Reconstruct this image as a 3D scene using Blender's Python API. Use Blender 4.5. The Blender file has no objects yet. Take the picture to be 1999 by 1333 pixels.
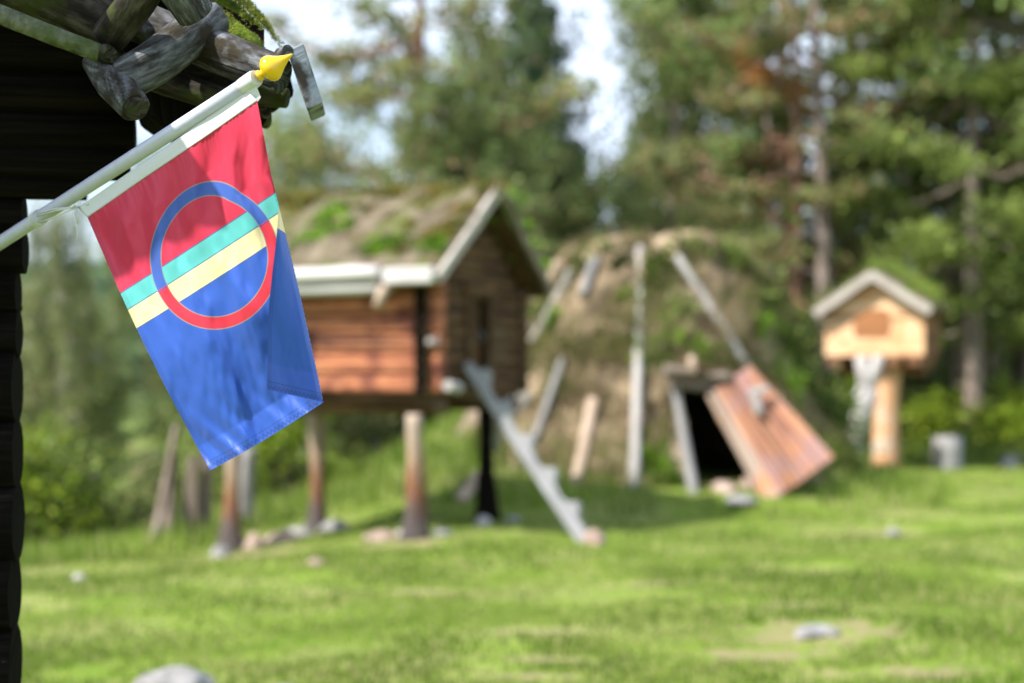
import bpy, math, random
import numpy as np
from mathutils import Vector, Matrix, Quaternion
from mathutils import noise as mnoise
R = math.radians
random.seed(7)
rng = np.random.default_rng(7)
scene = bpy.context.scene
COL = scene.collection

# ------------------------------------------------------------------ camera, sky, sun, exposure
FPX = 2776.0; HORIZON = 722.0; EYE = 1.6
cam_d = bpy.data.cameras.new('camera'); cam = bpy.data.objects.new('camera', cam_d); COL.objects.link(cam)
cam.location = (0, 0, EYE); cam.rotation_euler = (R(90), 0, 0)
cam_d.sensor_width = 36; cam_d.lens = FPX / 1999 * 36
cam_d.shift_y = (HORIZON - 666.5) / 1999
cam_d.clip_start = 0.05; cam_d.clip_end = 6000
cam_d.dof.use_dof = True; cam_d.dof.focus_distance = 2.62; cam_d.dof.aperture_fstop = 1.75
scene.camera = cam

SUN = Vector((-0.575, -0.30, 0.76)).normalized()
sun_d = bpy.data.lights.new('sun', 'SUN'); sun_d.energy = 4.8; sun_d.angle = R(0.6); sun_d.color = (1.0, 0.94, 0.86)
sun = bpy.data.objects.new('sun', sun_d); COL.objects.link(sun); sun.location = (-20, -10, 30)
sun.rotation_euler = SUN.to_track_quat('Z', 'Y').to_euler()

w = bpy.data.worlds.new('World'); scene.world = w; w.use_nodes = True
nt = w.node_tree; nt.nodes.clear()
wo = nt.nodes.new('ShaderNodeOutputWorld'); bg = nt.nodes.new('ShaderNodeBackground'); bg.inputs['Strength'].default_value = 0.115
sky = nt.nodes.new('ShaderNodeTexSky'); sky.sky_type = 'NISHITA'; sky.sun_disc = False
sky.sun_elevation = math.asin(SUN.z); sky.sun_rotation = math.atan2(SUN.x, SUN.y)
sky.air_density = 1.0; sky.dust_density = 1.5
tc = nt.nodes.new('ShaderNodeTexCoord'); mp = nt.nodes.new('ShaderNodeMapping'); mp.inputs['Scale'].default_value = (1.0, 1.0, 2.6)
nz = nt.nodes.new('ShaderNodeTexNoise'); nz.inputs['Scale'].default_value = 4.5; nz.inputs['Detail'].default_value = 6; nz.inputs['Roughness'].default_value = 0.55
cr = nt.nodes.new('ShaderNodeValToRGB'); cr.color_ramp.elements[0].position = 0.36; cr.color_ramp.elements[1].position = 0.60
cr.color_ramp.elements[0].color = (0.12,)*3 + (1,)
mx = nt.nodes.new('ShaderNodeMix'); mx.data_type = 'RGBA'; mx.inputs['B'].default_value = (5.4, 6.2, 7.6, 1)
L = nt.links.new
L(tc.outputs['Generated'], mp.inputs['Vector']); L(mp.outputs[0], nz.inputs['Vector']); L(nz.outputs['Fac'], cr.inputs[0])
L(cr.outputs[0], mx.inputs['Factor']); L(sky.outputs[0], mx.inputs['A']); L(mx.outputs['Result'], bg.inputs['Color']); L(bg.outputs[0], wo.inputs[0])

vs = scene.view_settings; vs.view_transform = 'Standard'; vs.look = 'None'; vs.gamma = 1; vs.exposure = 1.0
scene.cycles.max_bounces = 6; scene.cycles.transparent_max_bounces = 8
scene.cycles.sample_clamp_indirect = 4

# ------------------------------------------------------------------ helpers
def P(px, py, d):
    """the point seen at a photograph pixel, d metres in front of the camera"""
    return Vector(((px - 999.5) / FPX * d, d, EYE - (py - HORIZON) / FPX * d))

def tag(o, label=None, cat=None, group=None, kind=None):
    if label: o['label'] = label
    if cat: o['category'] = cat
    if group: o['group'] = group
    if kind: o['kind'] = kind
    return o

def thing(name, label, cat, loc=(0, 0, 0), rz=0, group=None):
    o = bpy.data.objects.new(name, None); COL.objects.link(o)
    o.location = loc; o.rotation_euler = (0, 0, rz); o.empty_display_size = 0.2
    return tag(o, label, cat, group)

class MB:
    def __init__(s): s.v = []; s.f = []; s.uv = []; s.sm = []
    def quadv(s, idx, uvs, smooth=True):
        s.f.append(idx); s.uv.append(uvs); s.sm.append(smooth)
    def tube(s, pts, rad, n=14, cap=True, wob=0.0, seed=0, squash=1.0, round_end=False):
        pts = [Vector(p) for p in pts]
        m = len(pts)
        if not hasattr(rad, '__len__'): rad = [rad] * m
        rr = random.Random(seed)
        up0 = Vector((0, 0, 1)); rings = []; dist = 0; ud = None; uoff = rr.random() * 7; voff = rr.random() * 13
        for i, p in enumerate(pts):
            t = (pts[min(i + 1, m - 1)] - pts[max(i - 1, 0)]).normalized()
            if ud is None:
                a = t.cross(up0)
                if a.length < 0.2: a = t.cross(Vector((1, 0, 0)))
                a.normalize()
            else:
                a = (ud - t * ud.dot(t)).normalized()
            ud = a; b = t.cross(a)
            if i: dist += (p - pts[i - 1]).length
            base = len(s.v)
            for k in range(n):
                an = 2 * math.pi * k / n
                q = rad[i]
                if wob:
                    q *= 1 + wob * mnoise.noise(Vector((math.cos(an) * 1.3 + seed * 3.1, math.sin(an) * 1.3, dist / max(rad[i], 1e-4) * 0.35)))
                s.v.append(p + (a * math.cos(an) + b * math.sin(an) * squash) * q)
            rings.append((base, dist))
        for i in range(m - 1):
            b0, d0 = rings[i]; b1, d1 = rings[i + 1]
            for k in range(n):
                k2 = (k + 1) % n
                u0 = k / n; u1 = (k + 1) / n
                c = rad[i] * 6.283
                s.quadv((b0 + k, b0 + k2, b1 + k2, b1 + k), [(uoff + u0 * c, voff + d0), (uoff + u1 * c, voff + d0), (uoff + u1 * c, voff + d1), (uoff + u0 * c, voff + d1)])
        if cap:
            for e, (b, d) in enumerate((rings[0], rings[-1])):
                idx = [b + k for k in range(n)]
                if e == 0: idx = idx[::-1]
                c = sum((s.v[j] for j in idx), Vector()) / n
                s.quadv(tuple(idx), [((s.v[j] - c).length * 2 + k * .01 + uoff, voff + k * .004) for k, j in enumerate(idx)], False)
    def log(s, a, b, ra, rb=None, n=14, seg=8, wob=0.12, bend=0.0, seed=0, bevel=True):
        a = Vector(a); b = Vector(b); rb = ra if rb is None else rb
        rr = random.Random(seed * 17 + 3); off = Vector((rr.uniform(-1, 1), rr.uniform(-1, 1), rr.uniform(-1, 1))) * bend
        pts = []; rad = []
        for i in range(seg + 1):
            t = i / seg
            pts.append(a.lerp(b, t) + off * math.sin(math.pi * t)); rad.append((ra + (rb - ra) * t) * (1 + rr.uniform(-.04, .04) * (wob > 0)))
        if bevel:
            dv = (b - a).normalized()
            pts = [pts[0]] + [pts[0] + dv * ra * .12] + pts[1:-1] + [pts[-1] - dv * rb * .12, pts[-1]]
            rad = [rad[0] * .9, rad[0]] + rad[1:-1] + [rad[-1], rad[-1] * .9]
        s.tube(pts, rad, n, True, wob, seed)
    def prism(s, poly, ext, jit=0):
        """poly: planar polygon (list of Vector), ext: extrusion vector"""
        poly = [Vector(p) for p in poly]; ext = Vector(ext); n = len(poly); b = len(s.v)
        s.v += poly + [p + ext for p in poly]
        ax = poly[1] - poly[0]; ln = ax.length; ax.normalize()
        bx = ext.normalized(); cx = ax.cross((poly[-1] - poly[0])).normalized().cross(ax)
        ro = random.Random(len(s.v)).random() * 9
        def uvp(p): return ((p - poly[0]).dot(cx) + ro, (p - poly[0]).dot(ax) + ro)
        s.quadv(tuple(range(b, b + n)), [uvp(p) for p in poly], False)
        s.quadv(tuple(range(b + 2 * n - 1, b + n - 1, -1)), [uvp(p) for p in reversed(poly)], False)
        for i in range(n):
            j = (i + 1) % n
            l = (poly[j] - poly[i]).length; e = ext.length
            s.quadv((b + i, b + n + i, b + n + j, b + j), [(ro, 0), (ro + e, 0), (ro + e, l), (ro, l)], False)
    def box(s, c, ax, ay, az, hx, hy, hz):
        """oriented box; the grain runs along ax"""
        c = Vector(c); ax = Vector(ax).normalized() * hx; ay = Vector(ay).normalized() * hy; az = Vector(az).normalized() * hz
        s.prism([c - ax - ay - az, c + ax - ay - az, c + ax + ay - az, c - ax + ay - az], az * 2)
    def lathe(s, base, axis, prof, n=24):
        base = Vector(base); axis = Vector(axis).normalized()
        s.tube([base + axis * z for z, r in prof], [r for z, r in prof], n, True)
    def build(s, name, mat, parent=None, loc=None, bevel=0, sub=0):
        me = bpy.data.meshes.new(name); me.from_pydata([tuple(v) for v in s.v], [], s.f)
        uvl = me.uv_layers.new(name='UVMap')
        flat = [c for u in s.uv for q in u for c in q]
        uvl.data.foreach_set('uv', flat)
        me.polygons.foreach_set('use_smooth', s.sm); me.update()
        o = bpy.data.objects.new(name, me); COL.objects.link(o)
        if mat: me.materials.append(mat)
        if parent:
            o.parent = parent
            o.matrix_parent_inverse = (Matrix.Translation(parent.location) @ parent.rotation_euler.to_matrix().to_4x4()).inverted()
        if bevel:
            m = o.modifiers.new('bevel', 'BEVEL'); m.width = bevel; m.segments = 2; m.limit_method = 'ANGLE'; m.angle_limit = R(40)
        return o

def mesh_np(name, V, F, mat, parent=None, smooth=False, uv=None):
    """V (n,3), F (m,k) arrays"""
    me = bpy.data.meshes.new(name); V = np.asarray(V, dtype=np.float32); F = np.asarray(F, dtype=np.int32); m, k = F.shape
    me.vertices.add(len(V)); me.vertices.foreach_set('co', V.ravel())
    me.loops.add(m * k); me.loops.foreach_set('vertex_index', F.ravel())
    me.polygons.add(m); me.polygons.foreach_set('loop_start', np.arange(0, m * k, k, dtype=np.int32)); me.polygons.foreach_set('loop_total', np.full(m, k, dtype=np.int32))
    me.polygons.foreach_set('use_smooth', np.full(m, smooth))
    if uv is not None:
        l = me.uv_layers.new(name='UVMap'); l.data.foreach_set('uv', np.asarray(uv, dtype=np.float32)[F.ravel()].ravel())
    me.update(calc_edges=True); me.validate()
    o = bpy.data.objects.new(name, me); COL.objects.link(o)
    if mat: me.materials.append(mat)
    if parent:
        o.parent = parent
        o.matrix_parent_inverse = (Matrix.Translation(parent.location) @ parent.rotation_euler.to_matrix().to_4x4()).inverted()
    return o

def vnoise(x, y, seed=0):
    x = np.asarray(x, dtype=float); y = np.asarray(y, dtype=float)
    xi = np.floor(x).astype(np.int64); yi = np.floor(y).astype(np.int64); fx = x - xi; fy = y - yi
    fx = fx * fx * (3 - 2 * fx); fy = fy * fy * (3 - 2 * fy)
    def h(a, b):
        n = (a * 374761393 + b * 668265263 + seed * 974634777) & 0x7fffffff
        n = ((n ^ (n >> 13)) * 1274126177) & 0x7fffffff
        return ((n ^ (n >> 16)) & 0xffff) / 65535.0 * 2 - 1
    return (h(xi, yi) * (1 - fx) + h(xi + 1, yi) * fx) * (1 - fy) + (h(xi, yi + 1) * (1 - fx) + h(xi + 1, yi + 1) * fx) * fy
def fbm(x, y, o=4, seed=0):
    r = 0; a = 1
    for i in range(o): r = r + a * vnoise(x * 2 ** i, y * 2 ** i, seed + i); a *= 0.5
    return r

# ------------------------------------------------------------------ materials
def newmat(name):
    m = bpy.data.materials.new(name); m.use_nodes = True; n = m.node_tree; n.nodes.clear()
    out = n.nodes.new('ShaderNodeOutputMaterial')
    return m, n, out
def rampnode(n, stops):
    r = n.nodes.new('ShaderNodeValToRGB'); e = r.color_ramp.elements
    while len(e) < len(stops): e.new(0.5)
    for i, (p, c) in enumerate(stops): e[i].position = p; e[i].color = tuple(c) + (1,)
    return r
def noisen(n, vec, scale, detail=4, rough=0.55, mapscale=None, loc=(0, 0, 0)):
    t = n.nodes.new('ShaderNodeTexNoise'); t.inputs['Scale'].default_value = scale; t.inputs['Detail'].default_value = detail; t.inputs['Roughness'].default_value = rough
    if mapscale:
        mpn = n.nodes.new('ShaderNodeMapping'); mpn.inputs['Scale'].default_value = mapscale; mpn.inputs['Location'].default_value = loc
        n.links.new(vec, mpn.inputs['Vector']); vec = mpn.outputs[0]
    n.links.new(vec, t.inputs['Vector']); return t.outputs['Fac']
def mixc(n, fac, a, b, blend='MIX'):
    m = n.nodes.new('ShaderNodeMix'); m.data_type = 'RGBA'; m.blend_type = blend
    for inp, v in (('Factor', fac), ('A', a), ('B', b)):
        s = m.inputs[inp] if inp == 'Factor' else [q for q in m.inputs if q.name == inp and q.type == 'RGBA'][0]
        if hasattr(v, 'links'): n.links.new(v, s)
        elif inp == 'Factor': s.default_value = v
        else: s.default_value = tuple(v) + (1,)
    return [o for o in m.outputs if o.type == 'RGBA'][0]
def math_(n, op, a, b=None, c=None):
    m = n.nodes.new('ShaderNodeMath'); m.operation = op
    for i, v in enumerate((a, b, c)):
        if v is None: continue
        if hasattr(v, 'links'): n.links.new(v, m.inputs[i])
        else: m.inputs[i].default_value = v
    return m.outputs[0]

def wood(name, cols, rough=0.8, grain=55, stretch=0.05, patch=None, bump=0.5, knots=False, dark_crack=True, spec=0.2):
    """weathered wood; the grain follows the UV map (V along the log, in metres)"""
    m, n, out = newmat(name)
    b = n.nodes.new('ShaderNodeBsdfPrincipled'); n.links.new(b.outputs[0], out.inputs[0])
    uv = n.nodes.new('ShaderNodeUVMap').outputs[0]
    ob = n.nodes.new('ShaderNodeTexCoord').outputs['Object']
    g = noisen(n, uv, grain, 5, 0.6, (1, stretch, 1))
    r = rampnode(n, cols); n.links.new(g, r.inputs[0]); c = r.outputs[0]
    if patch:
        pc, psc, lo, hi = patch
        f = noisen(n, ob, psc, 4, 0.6)
        rr = rampnode(n, [(lo, (0, 0, 0)), (hi, (1, 1, 1))]); n.links.new(f, rr.inputs[0])
        c = mixc(n, rr.outputs[0], c, pc)
    h = g
    if dark_crack:
        g2 = noisen(n, uv, grain * .45, 3, 0.5, (1, stretch * .35, 1), (3, 7, 0))
        rr = rampnode(n, [(0.33, (1, 1, 1)), (0.40, (0, 0, 0))]); n.links.new(g2, rr.inputs[0])
        c = mixc(n, math_(n, 'MULTIPLY', rr.outputs[0], 0.75), c, (0.012, 0.009, 0.007))
        h = math_(n, 'SUBTRACT', g, math_(n, 'MULTIPLY', rr.outputs[0], 0.8))
    bp = n.nodes.new('ShaderNodeBump'); bp.inputs['Strength'].default_value = bump; bp.inputs['Distance'].default_value = 0.006
    n.links.new(h, bp.inputs['Height']); n.links.new(bp.outputs[0], b.inputs['Normal'])
    n.links.new(c, b.inputs['Base Color']); b.inputs['Roughness'].default_value = rough; b.inputs['Specular IOR Level'].default_value = spec
    return m

def patchy(name, stops, scale=3, detail=6, rough=0.95, second=None, bump=0.6, bscale=20, bdist=0.03, coord='Object'):
    m, n, out = newmat(name)
    b = n.nodes.new('ShaderNodeBsdfPrincipled'); n.links.new(b.outputs[0], out.inputs[0])
    ob = n.nodes.new('ShaderNodeTexCoord').outputs[coord]
    f = noisen(n, ob, scale, detail, 0.62); r = rampnode(n, stops); n.links.new(f, r.inputs[0]); c = r.outputs[0]
    if second:
        for (col, sc, lo, hi, loc) in second:
            f2 = noisen(n, ob, 1.0, 4, 0.6, (sc, sc, sc), loc); r2 = rampnode(n, [(lo, (0, 0, 0)), (hi, (1, 1, 1))]); n.links.new(f2, r2.inputs[0])
            c = mixc(n, r2.outputs[0], c, col)
    f3 = noisen(n, ob, bscale, 5, 0.6)
    bp = n.nodes.new('ShaderNodeBump'); bp.inputs['Strength'].default_value = bump; bp.inputs['Distance'].default_value = bdist
    n.links.new(f3, bp.inputs['Height']); n.links.new(bp.outputs[0], b.inputs['Normal'])
    n.links.new(c, b.inputs['Base Color']); b.inputs['Roughness'].default_value = rough; b.inputs['Specular IOR Level'].default_value = 0.15
    return m

def leafmat(name, c1, c2, c3=None, scale=0.9, trans=0.45, island=0.5):
    """foliage: clump-scale hue variation plus a random tint for each leaf"""
    m, n, out = newmat(name)
    d = n.nodes.new('ShaderNodeBsdfPrincipled'); d.inputs['Roughness'].default_value = 0.55; d.inputs['Specular IOR Level'].default_value = 0.25
    t = n.nodes.new('ShaderNodeBsdfTranslucent'); mxs = n.nodes.new('ShaderNodeMixShader'); mxs.inputs[0].default_value = trans
    n.links.new(d.outputs[0], mxs.inputs[1]); n.links.new(t.outputs[0], mxs.inputs[2]); n.links.new(mxs.outputs[0], out.inputs[0])
    ob = n.nodes.new('ShaderNodeTexCoord').outputs['Object']
    oi = n.nodes.new('ShaderNodeObjectInfo').outputs['Random']
    f = noisen(n, ob, scale, 3, 0.6)
    r = rampnode(n, [(0.42, tuple(x * .8 for x in c1)), (0.60, tuple(x * 1.1 for x in c2))]); n.links.new(f, r.inputs[0]); c = r.outputs[0]
    gi = n.nodes.new('ShaderNodeNewGeometry').outputs['Random Per Island']
    if c3:
        rr = rampnode(n, [(0.80, (0, 0, 0)), (0.86, (1, 1, 1))]); n.links.new(gi, rr.inputs[0]); c = mixc(n, rr.outputs[0], c, c3)
    v = math_(n, 'MULTIPLY_ADD', gi, island, 1 - island / 2)
    v = math_(n, 'MULTIPLY', v, math_(n, 'MULTIPLY_ADD', oi, 0.3, 0.85))
    cm = n.nodes.new('ShaderNodeVectorMath'); cm.operation = 'SCALE'; n.links.new(c, cm.inputs[0]); n.links.new(v, cm.inputs['Scale'])
    n.links.new(cm.outputs[0], d.inputs['Base Color']); n.links.new(cm.outputs[0], t.inputs['Color'])
    return m

def plain(name, col, rough=0.5, spec=0.5, bumpn=None):
    m, n, out = newmat(name)
    b = n.nodes.new('ShaderNodeBsdfPrincipled'); n.links.new(b.outputs[0], out.inputs[0])
    b.inputs['Roughness'].default_value = rough; b.inputs['Specular IOR Level'].default_value = spec
    ob = n.nodes.new('ShaderNodeTexCoord').outputs['Object']
    f = noisen(n, ob, 40, 4)
    c = mixc(n, f, tuple(x * .85 for x in col), tuple(min(1, x * 1.1) for x in col))
    n.links.new(c, b.inputs['Base Color'])
    if bumpn:
        bp = n.nodes.new('ShaderNodeBump'); bp.inputs['Strength'].default_value = .4; bp.inputs['Distance'].default_value = .001
        n.links.new(noisen(n, ob, bumpn, 3), bp.inputs['Height']); n.links.new(bp.outputs[0], b.inputs['Normal'])
    return m

M = {}
M['grey_wood'] = wood('grey_weathered_wood', [(0.3, (.12, .115, .11)), (0.5, (.24, .235, .23)), (0.7, (.36, .35, .345))], bump=.4)
M['silver_wood'] = wood('silver_weathered_wood', [(0.3, (.24, .225, .21)), (0.55, (.40, .38, .365)), (0.7, (.54, .52, .50))], bump=.4)
M['pale_wood'] = wood('pale_split_wood', [(0.3, (.28, .20, .14)), (0.6, (.46, .36, .28)), (0.75, (.54, .46, .39))], bump=.4)
M['blue_grey_wood'] = wood('blue_grey_dead_wood', [(0.3, (.14, .16, .18)), (0.5, (.22, .25, .28)), (0.7, (.33, .36, .40))], patch=((.05, .04, .03), 9, .5, .62), bump=.7)
M['bark_log'] = wood('dark_mossy_bark', [(0.38, (.007, .006, .004)), (0.5, (.026, .021, .016)), (0.64, (.085, .072, .060))], patch=((.035, .046, .008), 11, .48, .60), bump=1.0, stretch=.25, grain=40)
M['grey_log'] = wood('grey_barkless_log', [(0.36, (.016, .013, .010)), (0.5, (.070, .071, .074)), (0.64, (.17, .18, .195))], patch=((.026, .021, .011), 13, .52, .62), bump=1.0, stretch=.22, grain=60)
M['birch_pole'] = wood('greened_birch_pole', [(0.3, (.07, .075, .045)), (0.5, (.12, .13, .085)), (0.7, (.19, .20, .16))], patch=((.055, .08, .02), 9, .45, .6), bump=.5, stretch=1.6, grain=38)
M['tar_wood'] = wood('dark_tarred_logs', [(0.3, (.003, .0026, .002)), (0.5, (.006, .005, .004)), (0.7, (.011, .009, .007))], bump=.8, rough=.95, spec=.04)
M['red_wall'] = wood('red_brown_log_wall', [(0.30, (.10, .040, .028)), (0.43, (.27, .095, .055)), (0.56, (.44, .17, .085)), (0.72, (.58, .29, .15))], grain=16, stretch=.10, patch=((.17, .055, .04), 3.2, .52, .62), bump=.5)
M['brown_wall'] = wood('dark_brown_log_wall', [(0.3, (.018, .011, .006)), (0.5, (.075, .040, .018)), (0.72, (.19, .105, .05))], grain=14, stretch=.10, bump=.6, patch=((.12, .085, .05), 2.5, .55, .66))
M['door_wood'] = wood('salmon_plank_door', [(0.3, (.13, .062, .045)), (0.43, (.26, .12, .08)), (0.56, (.46, .225, .125)), (0.70, (.31, .18, .15))], grain=11, stretch=.07, bump=.5, patch=((.33, .19, .17), 2.2, .46, .56))
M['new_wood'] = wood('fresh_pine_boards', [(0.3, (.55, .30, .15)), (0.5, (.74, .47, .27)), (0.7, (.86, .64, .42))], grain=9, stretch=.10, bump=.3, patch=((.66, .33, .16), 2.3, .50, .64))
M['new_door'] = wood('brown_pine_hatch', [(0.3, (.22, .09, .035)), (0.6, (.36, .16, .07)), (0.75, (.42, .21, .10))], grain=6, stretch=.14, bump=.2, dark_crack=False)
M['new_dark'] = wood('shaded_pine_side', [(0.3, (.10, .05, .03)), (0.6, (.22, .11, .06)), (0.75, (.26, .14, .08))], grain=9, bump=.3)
M['brown_grey'] = wood('brown_grey_wood', [(0.3, (.07, .05, .04)), (0.5, (.20, .155, .12)), (0.7, (.38, .33, .29))], bump=.5)
M['pale_grey'] = wood('pale_brown_grey_wood', [(0.3, (.26, .22, .19)), (0.5, (.42, .38, .34)), (0.7, (.55, .51, .47))], bump=.4)
M['eave_wood'] = wood('bleached_eave_wood', [(0.3, (.36, .34, .33)), (0.55, (.55, .53, .52)), (0.7, (.66, .64, .63))], bump=.4)
M['turf_roof'] = patchy('turf_roof_soil', [(0.32, (.055, .042, .026)), (0.5, (.12, .10, .065)), (0.68, (.21, .175, .13))], 5, 6,
    second=[((.085, .11, .018), 2.2, .50, .62, (0, 0, 0)), ((.13, .09, .06), 3.0, .58, .68, (5, 2, 1))], bscale=18)
M['turf_wall'] = patchy('turf_hut_peat', [(0.32, (.07, .055, .035)), (0.45, (.17, .13, .08)), (0.57, (.30, .23, .15)), (0.68, (.46, .36, .26))], 1.7, 7,
    second=[((.10, .13, .03), 1.1, .56, .66, (2, 1, 4)), ((.36, .23, .16), 1.4, .62, .70, (9, 3, 2))], bscale=9, bump=1.0, bdist=.08)
M['moss'] = patchy('roof_moss', [(0.3, (.04, .06, .006)), (0.5, (.12, .17, .015)), (0.7, (.22, .24, .04))], 30, 6, bscale=120, bump=1.0, bdist=.01)
M['stone'] = patchy('field_stone', [(0.3, (.12, .115, .11)), (0.5, (.24, .235, .23)), (0.7, (.38, .37, .36))], 6, 7, bscale=14)
M['pink_stone'] = patchy('pinkish_field_stone', [(0.3, (.17, .115, .09)), (0.5, (.31, .23, .19)), (0.7, (.46, .37, .32))], 6, 7, bscale=14)
M['white_stone'] = patchy('whitish_field_stone', [(0.3, (.30, .28, .26)), (0.5, (.44, .42, .40)), (0.7, (.58, .56, .54))], 6, 7, bscale=14)
M['bark'] = wood('tree_bark', [(0.3, (.085, .062, .050)), (0.5, (.18, .14, .12)), (0.7, (.29, .25, .22))], grain=14, stretch=.2, bump=.8)
M['pine_bark'] = wood('red_pine_bark', [(0.3, (.12, .060, .036)), (0.5, (.24, .13, .085)), (0.7, (.34, .21, .15))], grain=14, stretch=.2, bump=.8)
M['birch_bark'] = wood('pale_birch_bark', [(0.3, (.25, .22, .20)), (0.5, (.50, .48, .45)), (0.7, (.66, .64, .62))], grain=14, stretch=.9, bump=.5)
M['pine_leaf'] = leafmat('pine_needles', (0.130, 0.201, 0.053), (0.260, 0.366, 0.118), (0.236, 0.165, 0.094))
M['pine_olive'] = leafmat('olive_pine_needles', (.14, .20, .045), (.27, .345, .085), None)
M['pine_brown'] = leafmat('brownish_pine_needles', (0.142, 0.189, 0.059), (0.283, 0.319, 0.118), (0.307, 0.201, 0.118), scale=1.2)
M['spruce_leaf'] = leafmat('dark_spruce_needles', (0.071, 0.142, 0.077), (0.165, 0.248, 0.118))
M['birch_leaf'] = leafmat('birch_leaves', (0.142, 0.212, 0.059), (0.271, 0.342, 0.118), (0.330, 0.319, 0.118), scale=1.1, trans=.45)
M['pale_leaf'] = leafmat('pale_willow_leaves', (.14, .19, .06), (.28, .33, .13), (.26, .2, .13), scale=1.2, trans=.45)
M['bush_leaf'] = leafmat('shrub_leaves', (0.083, 0.142, 0.014), (0.212, 0.307, 0.024), (0.283, 0.354, 0.035), scale=1.5, trans=.4)
M['dark_bush'] = leafmat('dark_shrub_leaves', (0.071, 0.106, 0.024), (0.165, 0.224, 0.047), (0.236, 0.295, 0.071), scale=1.6, trans=.35)
M['rust_leaf'] = leafmat('rusty_dead_needles', (.34, .15, .05), (.52, .27, .10), None)
M['grass_blade'] = leafmat('grass_blades', (.13, .215, .024), (.20, .275, .046), (.33, .31, .14), scale=.7, trans=.45, island=.6)
M['tall_grass'] = leafmat('tall_grass_blades', (.12, .215, .020), (.22, .31, .048), (.34, .34, .14), scale=.8, trans=.45, island=.6)
M['dry_grass'] = leafmat('dry_grass_blades', (.20, .15, .08), (.42, .33, .20), (.18, .24, .06), scale=1.2, trans=.3, island=.6)

# ------------------------------------------------------------------ ground
GC = Vector((1.95, 19.3, 0))            # centre of the turf hut
def smooth(a, b, x):
    t = np.clip((x - a) / (b - a), 0, 1); return t * t * (3 - 2 * t)
EDGE = [(-60, 2.0), (-6.0, 11.5), (-4.35, 12.7), (-3.5, 14.4), (-2.95, 16.0), (-2.6, 18.5), (-2.9, 24.0), (-7, 40.0), (-20, 60.0)]
def edge_dist(x, y):
    """signed distance past the edge of the lawn (positive = beyond, to the left)"""
    x = np.asarray(x, float); y = np.asarray(y, float); best = np.full(x.shape, 1e9); sg = np.zeros(x.shape)
    for (x0, y0), (x1, y1) in zip(EDGE[:-1], EDGE[1:]):
        dx, dy = x1 - x0, y1 - y0; l2 = dx * dx + dy * dy
        t = np.clip(((x - x0) * dx + (y - y0) * dy) / l2, 0, 1)
        ex = x - (x0 + t * dx); ey = y - (y0 + t * dy); d = np.hypot(ex, ey)
        side = dx * (y - y0) - dy * (x - x0)
        upd = d < best; best = np.where(upd, d, best); sg = np.where(upd, np.sign(side), sg)
    return best * sg
def gh(x, y):
    x = np.asarray(x, float); y = np.asarray(y, float)
    z = 0.05 * fbm(x * .35, y * .35, 3, 3) + 0.015 * fbm(x * 1.6, y * 1.6, 2, 9)
    e = edge_dist(x, y)
    z = z - 0.16 * smooth(-2.6, -0.6, e) - 1.9 * smooth(-0.3, 7, e) - 1.6 * smooth(8, 60, e)
    r = np.hypot(x - GC.x, y - GC.y)
    z = z + 0.22 * smooth(4.2, 2.4, r)
    # green bank left of and behind the turf hut
    z = z + 0.85 * np.exp(-(((x + 0.6) / 1.5) ** 2 + ((y - 21.0) / 2.6) ** 2))
    z = z + 0.5 * smooth(24, 34, y) * smooth(0, -4, e)
    # far wooded rise
    z = z + 11.5 * smooth(118, 190, y) * smooth(40, -40, x + 10) * (1 + .25 * fbm(x * .02, y * .02, 3, 5)) + 5 * smooth(60, 200, y) * smooth(-5, 60, x)
    # pond basin
    pr = np.hypot((x + 27.5) / 13, (y - 97) / 13); z = np.where(pr < 1.25, np.minimum(z, -3.75 + 1.2 * smooth(.95, 1.25, pr)), z)
    return z
def gz(x, y): return float(gh(np.array([x]), np.array([y]))[0])

def sgrid(lo, hi, c, dmin, grow):
    a = [c]; d = dmin
    while a[-1] < hi: a.append(a[-1] + d); d *= grow
    b = [c]; d = dmin
    while b[-1] > lo: b.append(b[-1] - d); d *= grow
    return np.array(b[::-1] + a[1:])
gx = sgrid(-2500, 2500, 0, 0.11, 1.028); gy = sgrid(-60, 3500, 14, 0.12, 1.026)
XX, YY = np.meshgrid(gx, gy); ZZ = gh(XX, YY)
V = np.stack([XX.ravel(), YY.ravel(), ZZ.ravel()], 1); nx = len(gx); ny = len(gy)
ii, jj = np.meshgrid(np.arange(nx - 1), np.arange(ny - 1)); b0 = (jj * nx + ii).ravel()
F = np.stack([b0, b0 + 1, b0 + nx + 1, b0 + nx], 1)

DIRT = [(P(1590, 1250, 8.45), .60, .42), (P(1500, 1285, 7.9), .5, .24), (P(1745, 1035, 14.2), .55, .35), (P(1780, 1322, 7.4), .55, .13), (P(1560, 1190, 9.5), .30, .10),
        (P(1080, 1290, 7.8), .35, .08), (P(850, 1148, 10.4), .45, .12), (P(500, 1062, 13.3), .75, .40), (P(790, 1062, 13.2), .60, .30), (P(1040, 1235, 8.65), .4, .10), (P(1430, 985, 16.8), .55, .25), (P(1040,1330,7.3),.4,.1), (P(1250,1140,10.6),.5,.12)]
gm, n, out = newmat('lawn_ground')
b = n.nodes.new('ShaderNodeBsdfPrincipled'); n.links.new(b.outputs[0], out.inputs[0]); b.inputs['Roughness'].default_value = .95; b.inputs['Specular IOR Level'].default_value = .1
ob = n.nodes.new('ShaderNodeTexCoord').outputs['Object']
f1 = noisen(n, ob, 1.0, 5, .62, (.55, .9, 1)); r1 = rampnode(n, [(.34, (.115, .19, .020)), (.50, (.165, .24, .036)), (.64, (.25, .28, .095))]); n.links.new(f1, r1.inputs[0])
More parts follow.
